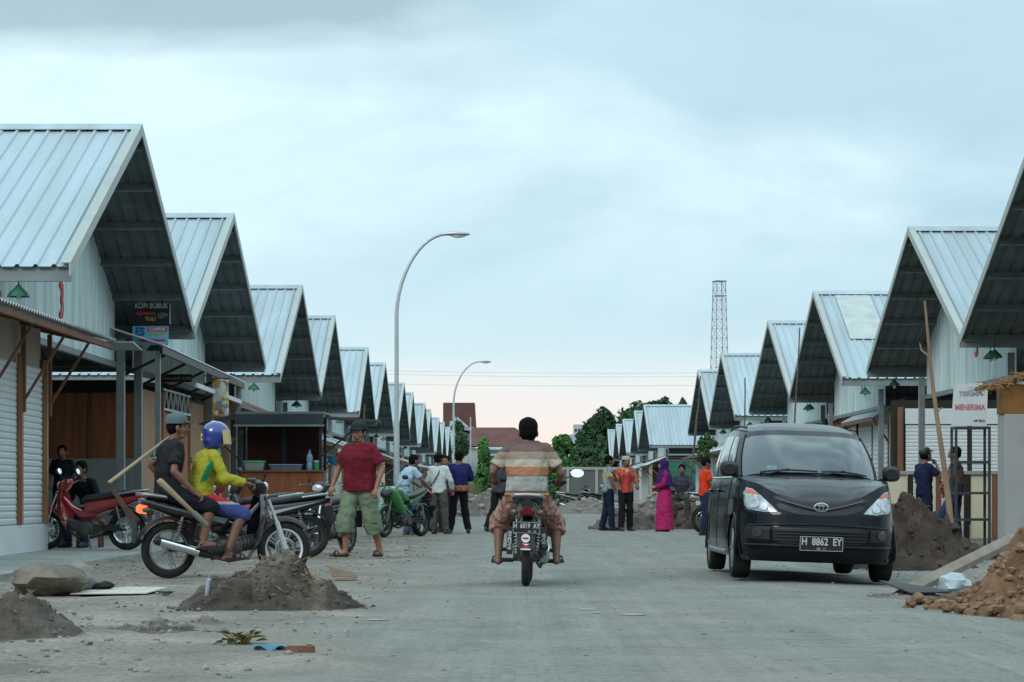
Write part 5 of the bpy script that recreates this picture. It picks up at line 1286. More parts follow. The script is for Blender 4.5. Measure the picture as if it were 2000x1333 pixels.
        # grab rail
        a=MB(); a.tube([(-.135,-.52,.80),(-.145,-.78,.835),(-.11,-.90,.85),(0,-.93,.855),(.11,-.90,.85),(.145,-.78,.835),(.135,-.52,.80)],.014,8); a.obj('grab_rail',alu,r)
    else:
        a=MB(); a.sup([(.52,0,.86,.06,.05),(.40,0,.88,.13,.10),(.24,0,.84,.15,.13),(.05,0,.78,.13,.11),(-.06,0,.74,.09,.07)],'y',20,2.3); a.obj('fuel_tank',main,r)
        a=MB(); a.sup([(.66,0,.86,.05,.05),(.58,0,.86,.13,.12),(.48,0,.80,.18,.17),(.34,0,.66,.19,.18),(.18,0,.52,.16,.12),(.05,0,.44,.11,.07)],'y',20,2.4); a.obj('fairing',main,r)
        a=MB(); a.sup([(.74,0,.80,.05,.04),(.66,0,.83,.11,.08),(.58,0,.86,.13,.1)],'y',18,2.2); a.obj('headlamp_cowl',darkp,r)
        a=MB(); a.sup([(-.1,0,.66,.09,.07),(-.4,0,.75,.11,.06),(-.7,0,.85,.08,.045),(-.86,0,.90,.04,.02)],'y',18); a.obj('rear_body',main,r)
        a=MB(); a.sup([(-.02,0,.76,.07,.03),(-.25,0,.79,.13,.045),(-.48,0,.84,.12,.045),(-.72,0,.91,.10,.035),(-.8,0,.92,.05,.02)],'y',18,3); a.obj('seat',seatm,r)
        for s in(-1,1):
            a=MB(); a.tube([(s*.10,.35,.75),(s*.12,.05,.5),(s*.10,-.15,.42)],.025,8); a.obj('frame_spar',main,r)
    for q,s_ in enumerate((-1,1,1)):
        a=MB(); a.tube([(s_*.2,hy-.05,hz+.06),(s_*.14,hy+.06+.02*q,hz+.13),(s_*.06,hy+.09,hz+.05),(s_*.05,hy+.10,hz-.2),(s_*.05,hy+.05,hz-.4)],.0045,5); a.obj('control_cable',black_rub,r)
    # engine
    a=MB(); a.sup([(-.16,0,.30,.09,.08),(-.06,0,.31,.12,.11),(.08,0,.31,.12,.10),(.16,0,.33,.08,.08)],'y',16); 
    a.tube([(0,.12,.33),(0,.30,.36)],[.075,.065],12); 
    for k in range(5): a.disc((0,.15+.035*k,.335+.006*k),.085,.010,'y',14)
    a.disc((.12,.0,.30),.07,.04,'x',16); a.disc((-.12,-.02,.30),.075,.04,'x',16); a.obj('engine',engm,r)
    if kind=='sport':
        a=MB(); a.b2(-.11,.11,.02,.24,.36,.62); a.obj('cylinder_block',engm,r,bevel=.02)
    # exhaust on the right
    a=MB(); a.tube([(.05,.30,.30),(.09,.22,.20),(.12,.0,.17),(.14,-.2,.22)],.018,8); a.obj('exhaust_pipe',engm,r)
    a=MB(); a.tube([(.14,-.18,.22),(.155,-.25,.24),(.16,-.55,.32),(.16,-.78,.385),(.16,-.80,.39)],[.022,.040,.045,.043,.02],14); ex=a.obj('silencer',darkp,r)
    a=MB(); a.tube([(.163,-.34,.262),(.168,-.74,.372)],[.046,.046],14); a.obj('heat_shield',chrome,ex)
    # swing arm, shocks, chain case
    for s in(-1,1):
        a=MB(); a.bar((s*.075,-.12,.31),(s*.075,ry-.02,rad),.025,.04); a.obj('swing_arm',engm,r)
        a=MB(); a.tube([(s*.095,ry+.03,rad+.02),(s*.10,ry+.12,.62)],.014,8)
        for k in range(9): a.torus((s*(.095+.0006*k),ry+.045+.0085*k*.9,rad+.05+.03*k),.026,.006,'z',12,5)
        a.obj('shock_absorber',mat('shock_chrome_black',(.25,.25,.26),.35,.6,.5,30),r)
        a=MB(); a.tube([(s*.06,.02,.23),(s*.21,.02,.225)],.012,8); a.tube([(s*.14,.02,.225),(s*.25,.02,.225)],.020,8); a.obj('footpeg',black_rub,r)
        a=MB(); a.tube([(s*.08,-.30,.33),(s*.17,-.32,.335)],.010,6); a.tube([(s*.15,-.32,.335),(s*.25,-.33,.335)],.018,8); a.obj('rear_footpeg',black_rub,r)
    a=MB(); a.b2(-.10,-.085,-.58,-.05,.27,.36); a.obj('chain_case',darkp,r,bevel=.01)
    # rear mudguard, tail lamp, plate
    a=MB(); rg=[]
    for k in range(11):
        t=R(20+120*k/10); R_=rad+.045; ring=[]
        for x,d in((-.07,-.02),(-.045,.01),(.045,.01),(.07,-.02),(.045,-.002),(-.045,-.002)): ring.append((x,ry+(R_+d)*math.cos(PI-t+R(30)) if False else ry-(R_+d)*math.cos(t)*1.0,rad+(R_+d)*math.sin(t)))
        rg.append(ring)
    a.rings(rg); a.obj('rear_mudguard',darkp,r,ang=50)
    tz=.70 if kind=='underbone' else .84
    a=MB(); a.sup([(-.84,0,tz-.005,.075,.045),(-.90,0,tz,.07,.045),(-.925,0,tz,.045,.03)],'y',16,2.6); a.obj('tail_lamp',redlit if lit else redl,r)
    for s in(-1,1):
        a=MB(); a.ell((s*.115,-.86,tz-.01),(.035,.05,.03)); a.obj('indicator',mat('smoked_indicator',(.10,.07,.055),.2,0,.1),r)
    a=MB(); a.add([(-.09,-.93,.60),(.09,-.93,.60),(.075,-.97,.36),(-.075,-.97,.36),(-.09,-.92,.60),(.09,-.92,.60),(.075,-.96,.36),(-.075,-.96,.36)],[(0,1,2,3),(7,6,5,4),(0,4,5,1),(1,5,6,2),(2,6,7,3),(3,7,4,0)]); fl=a.obj('mud_flap',darkp,r,smooth=False)
    a=MB(); a.b2(-.125,.125,-.965,-.955,.50,.605); pl=a.obj('number_plate',mat('black_plate',(.012,.014,.016)),r,bevel=.003)
    if plate:
        silver=mat('plate_silver',(.5,.52,.55))
        text('lettering',plate,.062,silver,pl,(0,-.969,.567),bold=.0015,sx=.76)
        text('small_lettering','06 · 18',.026,silver,pl,(.05,-.969,.517))
        a=MB()
        for (x0,x1,z0_,z1_) in((-.123,.123,.502,.505),(-.123,.123,.600,.603),(-.123,-.120,.502,.603),(.120,.123,.502,.603)): a.b2(x0,x1,-.968,-.9655,z0_,z1_)
        a.obj('border',silver,pl)
        a=MB(); a.disc((-.005,-.975,.455),.040,.006,'y',20); a.obj('round_sticker',whitev,fl)
        a=MB(); a.b2(-.032,.022,-.982,-.979,.448,.464); a.obj('sticker_band',redv,fl)
        a=MB(); a.prism([(-.035,.385),(.035,.385),(.03,.372),(0,.362),(-.03,.372)],'y',-.984,-.980); a.obj('lower_sticker',redv,fl)
        a=MB(); a.prism([(-.035,.405),(.035,.405),(.0,.388)],'y',-.982,-.978); a.prism([(-.045,.348),(.04,.348),(.045,.362),(-.05,.362)],'y',-.984,-.98); a.obj('white_sticker',whitev,fl)
        for s,tx in((-1,'RACING'),(1,'SPORT')):
            a=MB(); a.b2(s*.155-.028,s*.155+.028,-.79,-.775,.30,.56); q=a.obj('shock_cover',darkp,r)
            text('lettering',tx,.045,mat('dull_white_vinyl',(.4,.4,.4),.6,0,.2,30),q,(s*.155,-.795,.43),rot=(PI/2,s*PI/2,0),bold=.003)
    if detail:
        a=MB(); a.bar((-.09,-.05,.22),(-.16,-.12,.02),.016); a.obj('side_stand',engm,r)
    return r
BK=bp('black',(.010,.011,.013)); RD=bp('red',(.33,.012,.014)); GN=bp('green',(.012,.17,.03)); SV=bp('silver',(.35,.38,.40)); TL=bp('teal_silver',(.16,.26,.25)); BL=bp('blue',(.02,.04,.30))
# centre rider's motorcycle: rear wheel touches down at px (1025,1145)
cb=bike((.12,23.45,-.005),R(-1.5),'dark motorcycle ridden away from the camera along the middle of the road',BK,TL,lean=R(1.5),plate='H  6019  AY',rimm=engm,mirror_h=1.115,mirror_x=.36,mirror_sh=(.09,.045),detail=False)
# two-up bike
yw=R(25); rear=Vector((-3.50,24.85)); hd=Vector((math.cos(yw),math.sin(yw))); c=rear+hd*.60
tb=bike((c.x,c.y,gz(c.x,c.y)+.0),yw-PI/2,'black and silver motorcycle carrying two men at the left, white-rimmed front wheel',BK,BK,lit=True,whitefront=True,mirrors=False,side_stripe=TL,detail=False)
# parked bikes
bike((-6.10,35.1,.045),R(77),'old red motorcycle parked on the slab behind the two riders',RD,RD,style='wire',rimm=chrome,mirror_h=1.12)
bike((-3.35,32.6,.0),R(98),'black and silver motorcycle with red tail parked left behind the two riders',BK,RD,side_stripe=SV,mirror_h=1.15,rimm=engm)
bike((-2.60,34.6,.0),R(160),'black scooter parked nose towards the camera beside the walking man',BK,BK,rimm=engm,mirror_h=1.2,mirrors=False)
bike((-4.05,36.5,.0),R(110),'red and white motorcycle parked in front of the food cart',RD,SV,mirror_h=1.12)
bike((-2.15,47.6,.0),R(150),'bright green sport motorcycle parked behind the walking man',GN,GN,kind='sport',rimm=engm,mirror_h=1.15)
bike((-2.3,53.0,.0),R(115),'dark motorcycle half hidden behind the white-shirted man',BK,BK,rimm=engm)
bike((4.50,50.6,.0),R(-80),'silver-grey motorcycle parked beside the orange-shirted man',SV,BK,style='wire',rimm=chrome,mirrors=False)
bike((3.4,98,.0),R(-60),'black motorcycle parked far off by the grey end wall',BK,BK,rimm=engm)
bike((2.6,100,.0),R(-100),'second dark motorcycle parked far off left of the batik-shirted men',BK,SV,rimm=engm)
# ------------------------------------------------------------------ people
skin=mat('brown_skin',(.26,.125,.078),.55,0,.12,9); skin_d=mat('dark_brown_skin',(.175,.082,.053),.55,0,.12,9)
hairm=mat('black_hair',(.006,.005,.005),.85,0,.3,30,spec=.08)
def V(*a): return Vector(a)
def clothtex():
    if 'wrinkle' in bpy.data.textures: return bpy.data.textures['wrinkle']
    t=bpy.data.textures.new('wrinkle','CLOUDS'); t.noise_scale=.085; t.noise_depth=2; return t
def fleshy(mb,name,m,parent,vox,cloth=0.0,smooth=3):
    o=bpy.data.objects.new(name,mb.mesh(name,m,smooth=True,ang=180)); COL.objects.link(o); o.parent=parent
    a=o.modifiers.new('remesh','REMESH'); a.mode='VOXEL'; a.voxel_size=vox; a.use_smooth_shade=True
    s=o.modifiers.new('smooth','SMOOTH'); s.factor=.6; s.iterations=smooth
    if cloth:
        d=o.modifiers.new('folds','DISPLACE'); d.texture=clothtex(); d.strength=cloth*1.15; d.mid_level=.38; d.texture_coords='LOCAL'
    return o
def person(loc,rz,label,J=None,shirt=None,legs=None,sk=None,H=1.68,belly=0.0,vox=.009,sleeve='short',legw='long',hat=None,hair=True,shoes=None,tilt=(0,0),lookyaw=0,lookpitch=0,face=True,group=None,collar=False,hem=.0,grip=(.5,.5),hs=1.07,extra=None,loose=0.0,wide=1.0):
    """own space: facing +Y, +X is the right-hand side; joints in metres for a 1.68 m adult"""
    sk=sk or skin; r=empty('person',loc,rz,label,'person',group); sc=H/1.68; r.scale=(sc,sc,sc)
    j=dict(pel=V(0,0,.91),wai=V(0,0,1.04),che=V(0,.01,1.24),nek=V(0,0,1.41),hed=V(0,.03,1.548),
      shR=V(.160*wide,0,1.352),elR=V(.225,-.02,1.11),wrR=V(.225,.06,.88),hnR=V(.0,.04,-.10),
      shL=V(-.160*wide,0,1.352),elL=V(-.225,-.02,1.11),wrL=V(-.225,.06,.88),hnL=V(.0,.04,-.10),
      hiR=V(.085,0,.90),knR=V(.10,.02,.49),anR=V(.10,-.02,.09),toR=V(.02,.17,-.06),
      hiL=V(-.085,0,.90),knL=V(-.10,.02,.49),anL=V(-.10,-.02,.09),toL=V(-.02,.17,-.06))
    if J:
        for k,v in J.items(): j[k]=Vector(v)
    b=MB()
    spine=[(j['pel']-(j['wai']-j['pel'])*.35,.13,.10),(j['pel'],.155,.115),(j['wai'],.135+belly*.5,.105+belly*.6),(j['che'],.16*wide+belly*.2,.115+belly*.3),(j['nek'].lerp(j['che'],.40),.150*wide,.095),(j['nek'].lerp(j['che'],.20),.115*wide,.082),(j['nek'].lerp(j['che'],.05),.07,.062)]
    side=(j['shR']-j['shL']).normalized()
    def chain(mb,pts,extra=0.0,front=0.0):
        rg=[]
        for i,(p,rx,ry) in enumerate(pts):
            d=(pts[min(i+1,len(pts)-1)][0]-pts[max(i-1,0)][0]).normalized(); sd=(side-d*side.dot(d)).normalized(); fw=d.cross(sd); 
            rg.append([p+fw*(-front)+sd*math.cos(t)*(rx+extra)+fw*math.sin(t)*(ry+extra) for t in [2*PI*k/20 for k in range(20)]])
        mb.rings(rg)
    chain(b,spine)
    b.lim(j['nek']+V(0,-.01,-.05),j['hed']+V(0,-.015,-.03),.058,.050)
    for s in'RL':
        sg=1 if s=='R' else -1
        b.ell(j['sh'+s]-side*sg*.01,(.058,.055,.055)); b.lim(j['sh'+s]-side*sg*.06,j['sh'+s],.055,.05)
        b.lim(j['sh'+s],j['el'+s],.050,.036); el,wr=j['el'+s],j['wr'+s]; m_=el.lerp(wr,.3)
        b.lim(el,m_,.037,.038); b.lim(m_,wr,.038,.026)
        # hand
        hd=j['hn'+s]; d=hd.normalized(); palm=wr+d*.055; nrm=d.cross(side*sg)
        if nrm.length<.1: nrm=V(0,1,0)
        nrm.normalize(); across=d.cross(nrm).normalized()
        # across points thumb-ward: keep it toward the front / inner side
        tw=V(-sg*.5,.8,.2)
        if across.dot(tw)<0: across=-across
        pn=across.cross(d)*(1 if sg>0 else 1); 
        inn=-side*sg
        if pn.dot(inn+V(0,0,-.3))<0: pn=-pn
        b.lim(wr,palm+d*.02,.026,.030,flat=.62,side=across); b.lim(palm-across*.012,palm+across*.014+d*.015,.028,.027,flat=.8,side=d)
        cu=grip[0 if s=='R' else 1]
        for q in range(4):
            base=palm+d*.035+across*(.028-.0185*q); L=(.036,.040,.037,.029)[q]; a1=.25+cu*1.0+.08*q; a2=a1+.3+cu*1.1
            p1=base+(d*math.cos(a1)+pn*math.sin(a1))*L; p2=p1+(d*math.cos(a2)+pn*math.sin(a2))*L*.85
            rr_=max(.0088,vox*.95); b.lim(base-d*.012,p1,rr_*1.05,rr_,seg=8); b.lim(p1,p2,rr_,rr_*.85,seg=8)
        tb_=wr+d*.03+across*.022; t1=tb_+(across*.75+d*.6+pn*.35).normalized()*.038; t2=t1+(across*.1+d*.85+pn*(.3+.5*cu)).normalized()*.030
        b.lim(tb_,t1,max(.012,vox),max(.0105,vox),seg=8); b.lim(t1,t2,max(.0105,vox),max(.0085,vox*.9),seg=8)
        # leg
        h,k_,an=j['hi'+s],j['kn'+s],j['an'+s]
        b.lim(h,k_,.084,.054); bk=V(0,-.018,0) ; sh=k_.lerp(an,.32)+bk
        b.lim(k_,sh,.053,.055); b.lim(sh,an,.054,.034); to=j['to'+s]
        heel=an+V(0,-.035,-.045) if abs(to.z+.06)<.03 else an-to.normalized()*.03+V(0,0,-.04)
        b.lim(an,heel,.035,.030); b.lim(heel,an+to*.75+V(0,0,0),.031,.027,flat=.9); b.lim(an+V(0,.01,-.01),an+to*.8,.032,.024)
        for q in range(5):
            sdv=side; base=an+to*.78+sdv*(.030-.0145*q)*sg*-1*1.0; b.lim(base,base+to.normalized()*(.050-.006*q if True else 0),.0125 if q==0 else .010,.0095,seg=6)
    # head
    hc=j['hed']; M=(Matrix.Rotation(lookyaw,3,'Z')@Matrix.Rotation(lookpitch,3,'X'))*hs
    def hp(x,y,z): return hc+M@V(x,y,z)
    b.ell(hp(0,-.012,.035),(.073,.092,.083),M,18,12); b.ell(hp(0,.012,-.02),(.064,.078,.080),M,16,10); b.lim(hp(-.026,.035,-.078),hp(.026,.035,-.078),.030,.030)
    b.lim(hp(0,.084,.018),hp(0,.102,-.022),.010,.016,seg=8); b.ell(hp(0,.098,-.026),(.019,.013,.011),M)
    b.lim(hp(-.030,.079,.036),hp(.030,.079,.036),.013,.013,seg=8); b.lim(hp(-.018,.086,-.053),hp(.018,.086,-.053),.0085,.0085,seg=8)
    for sx in(-1,1): b.ell(hp(sx*.077,-.008,-.008),(.011,.022,.032),M,10,8); b.ell(hp(sx*.040,.058,-.018),(.020,.018,.018),M)
    fleshy(b,'body',sk,r,vox,smooth=2)
    if face:
        for sx in(-1,1):
            e=MB(); e.ell(hp(sx*.030,.0835,.018),(.0135,.008,.0075),M,10,8); eo=e.obj('eye',mat('eye_white',(.5,.46,.42),.3,0,0),r)
            e=MB(); e.ell(hp(sx*.029,.0895,.018),(.0062,.0035,.0062),M,10,8); e.obj('iris',hairm,eo)
            e=MB(); e.lim(hp(sx*.015,.093,.041),hp(sx*.048,.083,.042),.0045,.0035,seg=6); e.obj('eyebrow',hairm,r)
        e=MB(); e.lim(hp(-.021,.0925,-.053),hp(.021,.0925,-.053),.0045,.0045,seg=6,flat=.8); e.obj('mouth',mat('dark_lips',(.14,.045,.04),.5,0,0),r)
    if hair:
        e=MB(); e.ell(hp(0,-.022,.052),(.082,.094,.082),M,20,14); e.ell(hp(0,-.045,.005),(.077,.066,.075),M,16,10)
        for sx in(-1,1): e.lim(hp(sx*.072,.0,.04),hp(sx*.073,.018,.005),.014,.008,seg=8)
        ho=fleshy(e,'hair',hairm,r,max(.008,vox*.9),cloth=.014)
    if hat:
        kind,hm=hat
        if kind=='cap':
            e=MB(); e.rings([[hp(rx*math.cos(t),-.015+ry*math.sin(t),z) for t in [2*PI*k/20 for k in range(20)]] for rx,ry,z in((.093,.108,.040),(.094,.109,.065),(.088,.102,.100),(.070,.080,.128),(.035,.040,.143),(.008,.008,.146))]); co_=e.obj('cap',hm,r,ang=60)
            e=MB(); e.rings([[hp(x*.085,.075+yy*(1-x*x)**.5*.085+.0,z+.006*(1-x*x)) for x in[-1+k/6 for k in range(13)]]+[hp(x*.085,.06,z+.012) for x in[1-k/6 for k in range(13)]] for yy,z in((1.0,.047),(1.0,.053))]); e.obj('brim',hm,co_,ang=30)
        elif kind=='peci':
            e=MB(); e.rings([[hp(rx*math.cos(t),-.015+ry*math.sin(t),z) for t in [2*PI*k/20 for k in range(20)]] for rx,ry,z in((.088,.103,.045),(.088,.103,.09),(.080,.094,.118),(.04,.05,.124))]); e.obj('skull_cap',hm,r,ang=60)
        elif kind=='hijab':
            e=MB(); e.ell(hp(0,-.015,.04),(.098,.112,.108),M,20,14); e.ell(hp(0,-.02,-.04),(.094,.100,.10),M)
            e.lim(hp(0,-.01,-.08),j['nek']+V(0,0,-.02),.085,.12); e.rings([[j['nek']+V(rx*math.cos(t),ry*math.sin(t),z) for t in [2*PI*k/20 for k in range(20)]] for rx,ry,z in((.285,.21,-.34),(.27,.19,-.22),(.235,.16,-.10),(.16,.125,.0),(.09,.10,.08))]); fleshy(e,'headscarf',hm,r,.012,cloth=.02)
            e=MB(); e.ell(hp(0,.050,-.010),(.052,.060,.066),M,16,12); e.lim(hp(0,.105,.0),hp(0,.112,-.02),.008,.011,seg=8); e.obj('face',sk,r)
        elif kind=='helmet':
            e=MB(); e.ell(hp(0,-.005,.035),(.122,.140,.128),M,28,18); e.ell(hp(0,-.035,-.03),(.116,.110,.105),M,24,14); fleshy(e,'helmet',hm,r,.010,smooth=3)
            e=MB(); 
            rg=[]
            for zz in(.075,.045,.01,-.03,-.065): 
                k_=.139
                rg.append([hp(.124*math.sin(t),-.005+(k_)*math.cos(t)+.10*(.1-zz),zz) for t in [R(-58+116*q/12) for q in range(13)]])
            rg2=[[p+M@V(0,-.008,0) for p in x] for x in rg]
            e.rings([a_+c_[::-1] for a_,c_ in zip(rg,rg2)]); e.obj('visor',mat('amber_visor',(.55,.40,.16),.2,0,.05,coat=.6),r,ang=60)
            e=MB(); 
            for q,(dx,dz) in enumerate(((0,0),(.02,.02),(-.02,.015),(.015,-.02),(.0,.035))): e.ell(hp(.03+dx,-.135,-.005+dz),(.018,.014,.014),M)
            e.tube([hp(.02,-.14,0),hp(-.03,-.13,-.05),hp(-.06,-.11,-.09)],.012,6); e.obj('helmet_sticker',mat('yellow_sticker',(.62,.50,.06),.5,0,.1),r)
            e=MB(); e.ell(hp(.0,-.02,.155),(.03,.03,.010),M); e.obj('top_sticker',whitev,r)
    # clothes
    if shirt:
        e=MB(); ex=.020+loose; hz=j['pel']+(j['pel']-j['wai']).normalized()*(.05+hem)
        pts=[(hz,.168+belly*.6+loose,.128+belly*.5+loose)]+[(p,rx+ex,ry+ex) for p,rx,ry in spine[1:]]
        pts[1]=(spine[1][0],.175+belly*.6+loose,.132+belly*.6+loose); pts[-2]=(pts[-2][0],.122*wide,.090); pts[-1]=(pts[-1][0]+V(0,0,.008),.074,.066)
        chain(e,pts,front=0)
        for s in'RL':
            sg=1 if s=='R' else -1; a_=j['sh'+s];c_=j['el'+s]; e.ell(a_-side*sg*.015,(.064,.062,.060)); e.lim(a_-side*sg*.09+V(0,0,.012),a_,.064,.062)
            if sleeve=='short': e.lim(a_,a_.lerp(c_,.72),.060,.068+loose*.5,round_=False)
            elif sleeve=='mid': e.lim(a_,c_,.065,.060,round_=False); e.lim(c_,c_.lerp(j['wr'+s],.35),.058,.056,round_=False); e.ell(c_,(.058,.058,.058))
            else: e.lim(a_,c_,.062,.057); e.lim(c_,j['wr'+s].lerp(c_,.06),.059,.046,round_=False)
        fleshy(e,'shirt',shirt,r,max(.010,vox),cloth=.030,smooth=2)
        if collar:
            e=MB(); nk=j['nek']; rg=[]
            for rr_,z in((.072,-.03),(.066,.012),(.074,.015),(.082,-.022)): rg.append([nk+V(rr_*math.cos(t),rr_*.95*math.sin(t)+(.0),z) for t in [2*PI*k/18 for k in range(18)]])
            e.rings(rg); e.obj('collar',shirt,r,ang=60)
    if legs:
        e=MB()
        up=j['wai']-j['pel']; top=j['pel']+up*.35
        chain(e,[(j['pel']-up*.55,.13,.10),(j['pel']-up*.2,.165+belly*.3,.128+belly*.3),(top,.155+belly*.5,.122+belly*.5)])
        for s in'RL':
            h,k_,an=j['hi'+s],j['kn'+s],j['an'+s]; w=.022
            if legw=='long': e.lim(h,k_,.098,.072); e.lim(k_,an.lerp(k_,-.02),.082,.066,round_=False); e.ell(k_,(.076,.078,.076))
            elif legw=='knee': e.lim(h,k_,.098,.078); e.lim(k_,k_.lerp(an,.10),.076,.076,round_=False)
            elif legw=='rider': e.lim(h,k_,.108,.098); e.ell(k_,(.098,.098,.098)); e.lim(k_,k_.lerp(an,.26),.092,.096,round_=False)
            elif legw=='cargo': e.lim(h,k_,.112,.108); e.ell(k_,(.108,.108,.11)); e.lim(k_,k_.lerp(an,.42),.108,.112,round_=False)
            elif legw=='short': e.lim(h,h.lerp(k_,.93),.098,.094,round_=False)
            elif legw=='skirt': e.lim(h,k_,.13,.15)
        if legw=='skirt': e.rings([[V(rx*math.cos(t)+.0,ry*math.sin(t),z) for t in [2*PI*k/22 for k in range(22)]] for rx,ry,z in((.25,.22,.045),(.235,.20,.35),(.225,.18,.7),(.18,.14,.98))])
        fleshy(e,'trousers' if legw!='skirt' else 'skirt',legs,r,max(.010,vox),cloth=.026 if legw!='cargo' else .034,smooth=3)
    if shoes:
        for s in'RL':
            e=MB(); an=j['an'+s];to=j['to'+s]; e.lim(an+V(0,-.05,-.055),an+to*1.05+V(0,0,-.012),.040,.036); e.lim(an+V(0,-.02,0),an+V(0,-.03,-.05),.045,.045); e.lim(an+to*.2+V(0,0,-.01),an+to*.8,.042,.038); fleshy(e,'shoe',shoes,r,.012)
    else:
        for s in'RL':
            e=MB(); an=j['an'+s];to=j['to'+s]; d=to.normalized(); up=V(0,0,1); sd=d.cross(up).normalized(); up=sd.cross(d).normalized(); c0=an-d*.055+V(0,0,-.062) if abs(to.z+.06)<.03 else an-d*.05-up*.065; rg=[]
            L=.285; flat=V(d.x,d.y,0).normalized() if abs(to.z+.06)<.03 else d
            for t,w in((0,.02),(.06,.034),(.3,.036),(.6,.045),(.85,.044),(.97,.028),(1,.012)):
                p=c0+flat*L*t; rg.append([p+sd*w+up*.009,p-sd*w+up*.009,p-sd*w-up*.012,p+sd*w-up*.012])
            e.rings(rg); so_=e.obj('sandal',mat('dark_sandal',(.035,.028,.024),.8,0,.2),r,ang=50)
            e=MB(); q=c0+flat*L*.62; e.tube([q+sd*.044,q+sd*.03+up*.05,q+up*.062,q-sd*.03+up*.05,q-sd*.044],.009,6); e.tube([q+up*.062,q+flat*.06+up*.02],.008,6); e.obj('strap',mat('dark_sandal',(.035,.028,.024)),so_)
    if extra: extra(r,j,hp)
    return r
def seated(ped=(.13,.28,.30),pelz=.80,pely=-.05,lean=.10,grip_=None,kneey=.38,kneez=.66,spread=.22,foot=.05,armR=None,armL=None):
    d=dict(pel=V(0,pely,pelz+.08),wai=V(0,pely-.01,pelz+.22),che=V(0,pely+lean*.45,pelz+.42),nek=V(0,pely+lean,pelz+.59),hed=V(0,pely+lean+.05,pelz+.722),
      shR=V(.165,pely+lean*.8,pelz+.53),shL=V(-.165,pely+lean*.8,pelz+.53),
      hiR=V(.09,pely,pelz+.07),hiL=V(-.09,pely,pelz+.07),knR=V(spread,pely+kneey,kneez),knL=V(-spread,pely+kneey,kneez),
      anR=V(ped[0]+.06,ped[1]-.14,ped[2]+.04),anL=V(-ped[0]-.06,ped[1]-.14,ped[2]+.04),toR=V(.03,.17,-.045),toL=V(-.03,.17,-.045))
    if armR: d['elR'],d['wrR'],d['hnR']=[Vector(x) for x in armR]
    if armL: d['elL'],d['wrL'],d['hnL']=[Vector(x) for x in armL]
    return d
# --- rider in the middle
stripes=bands('striped_polo',[(.70,(.30,.13,.07)),(.845,(.16,.075,.05)),(.868,(.42,.26,.15)),(.885,(.20,.10,.07)),(.905,(.34,.35,.32)),(1.04,(.20,.13,.09)),(1.065,(.36,.15,.080)),(1.135,(.40,.36,.29)),(1.205,(.27,.205,.155)),(1.28,(.15,.095,.085)),(1.36,(.125,.075,.072))])
pshort=batik('patterned_brown_shorts',[(.38,.21,.16),(.26,.115,.085),(.44,.28,.23),(.33,.16,.12),(.20,.09,.07)],30)
J=seated(pelz=.775,pely=-.12,lean=.14,kneey=.36,kneez=.60,spread=.33,ped=(.22,.18,.22),armR=((.33,-.04,1.07),(.32,.12,1.01),(.0,.1,-.02)),armL=((-.33,-.04,1.08),(-.32,.12,1.01),(0,.1,-.02)))
J['shR']=V(.178,-.03,1.295);J['shL']=V(-.178,-.03,1.295); J['nek']=V(0,.0,1.355); J['hed']=V(.01,.05,1.462)
J['knR'].x=.275; J['knL'].x=-.275; J['knR'].z=.57
person((.12,23.45,-.005),R(-1.5),'stout man in a striped brown and cream polo shirt riding away down the road centre',J,stripes,pshort,skin_d,H=1.66,hs=1.14,belly=.055,legw='rider',sleeve='short',loose=.008,wide=1.05,vox=.008,grip=(.85,.85),collar=True,face=False)
# --- two men on the motorcycle at the left
def print_back(r,j,hp):
    e=MB(); e.prism([(-.03,1.22),(.035,1.22),(.04,1.25),(.02,1.30),(-.02,1.29),(-.045,1.25)],'y',-.46,-.458); 
yellow=mat('yellow_green_shirt',(.33,.31,.03),.85,0,.12,7)
rz=yw-PI/2
J=seated(pelz=.74,pely=-.26,lean=.11,kneey=.40,kneez=.66,spread=.18,ped=(.13,.10,.21),armR=((.27,-.10,1.04),(.30,.13,.985),(0,.1,-.02)),armL=((-.27,-.10,1.04),(-.30,.13,.985),(0,.1,-.02)))
def yextra(r,j,hp):
    e=MB(); pts=[j['shR']+V(-.04,.045,.062),j['shR']+V(.02,.02,-.0)+V(.035,0,0),j['shR'].lerp(j['wai'],.35)+V(.105,-.03,0),j['wai'].lerp(j['shR'],.25)+V(.125,-.035,0),j['wai']+V(.14,-.02,.0)]
    rg=[[p+V(0,-.035,0),p+V(.012,-.02,0),p+V(.012,.03,0),p+V(0,.035,0)] for p in pts]
    e.rings(rg); e.obj('green_panel',mat('green_cloth_panel',(.015,.22,.10),.85,0,.1),r)
    t=text('back_lettering','EL',.085,mat('dark_green_print',(.05,.22,.03),.8,0,0),r,(-.0,j['che'].y-.158,j['che'].z+.06),(PI/2,0,0),bold=.003)
person((c.x,c.y,0),rz,'motorcycle driver in a yellow-green long sleeved shirt and blue helmet',J,yellow,bands('striped_sport_shorts',[(.3,(.05,.07,.22)),(.77,(.35,.34,.33)),(.80,(.42,.035,.03)),(.86,(.40,.03,.03))]),skin_d,H=1.64,sleeve='long',legw='knee',hat=('helmet',mat('blue_helmet_shell',(.015,.03,.22),.25,0,.1,coat=1)),hair=False,vox=.008,grip=(.85,.85),lookyaw=R(-20),extra=yextra,shoes=None)
dark_tee=mat('charcoal_tshirt',(.018,.019,.022),.9,0,.2,5)
J=seated(pelz=.80,pely=-.60,lean=.05,kneey=.38,kneez=.72,spread=.24,ped=(.16,-.16,.33),armR=((.25,-.62,1.08),(.26,-.40,.86),(.02,.08,-.05)),armL=((-.28,-.70,1.15),(-.28,-.56,.98),(.0,.06,.06)))
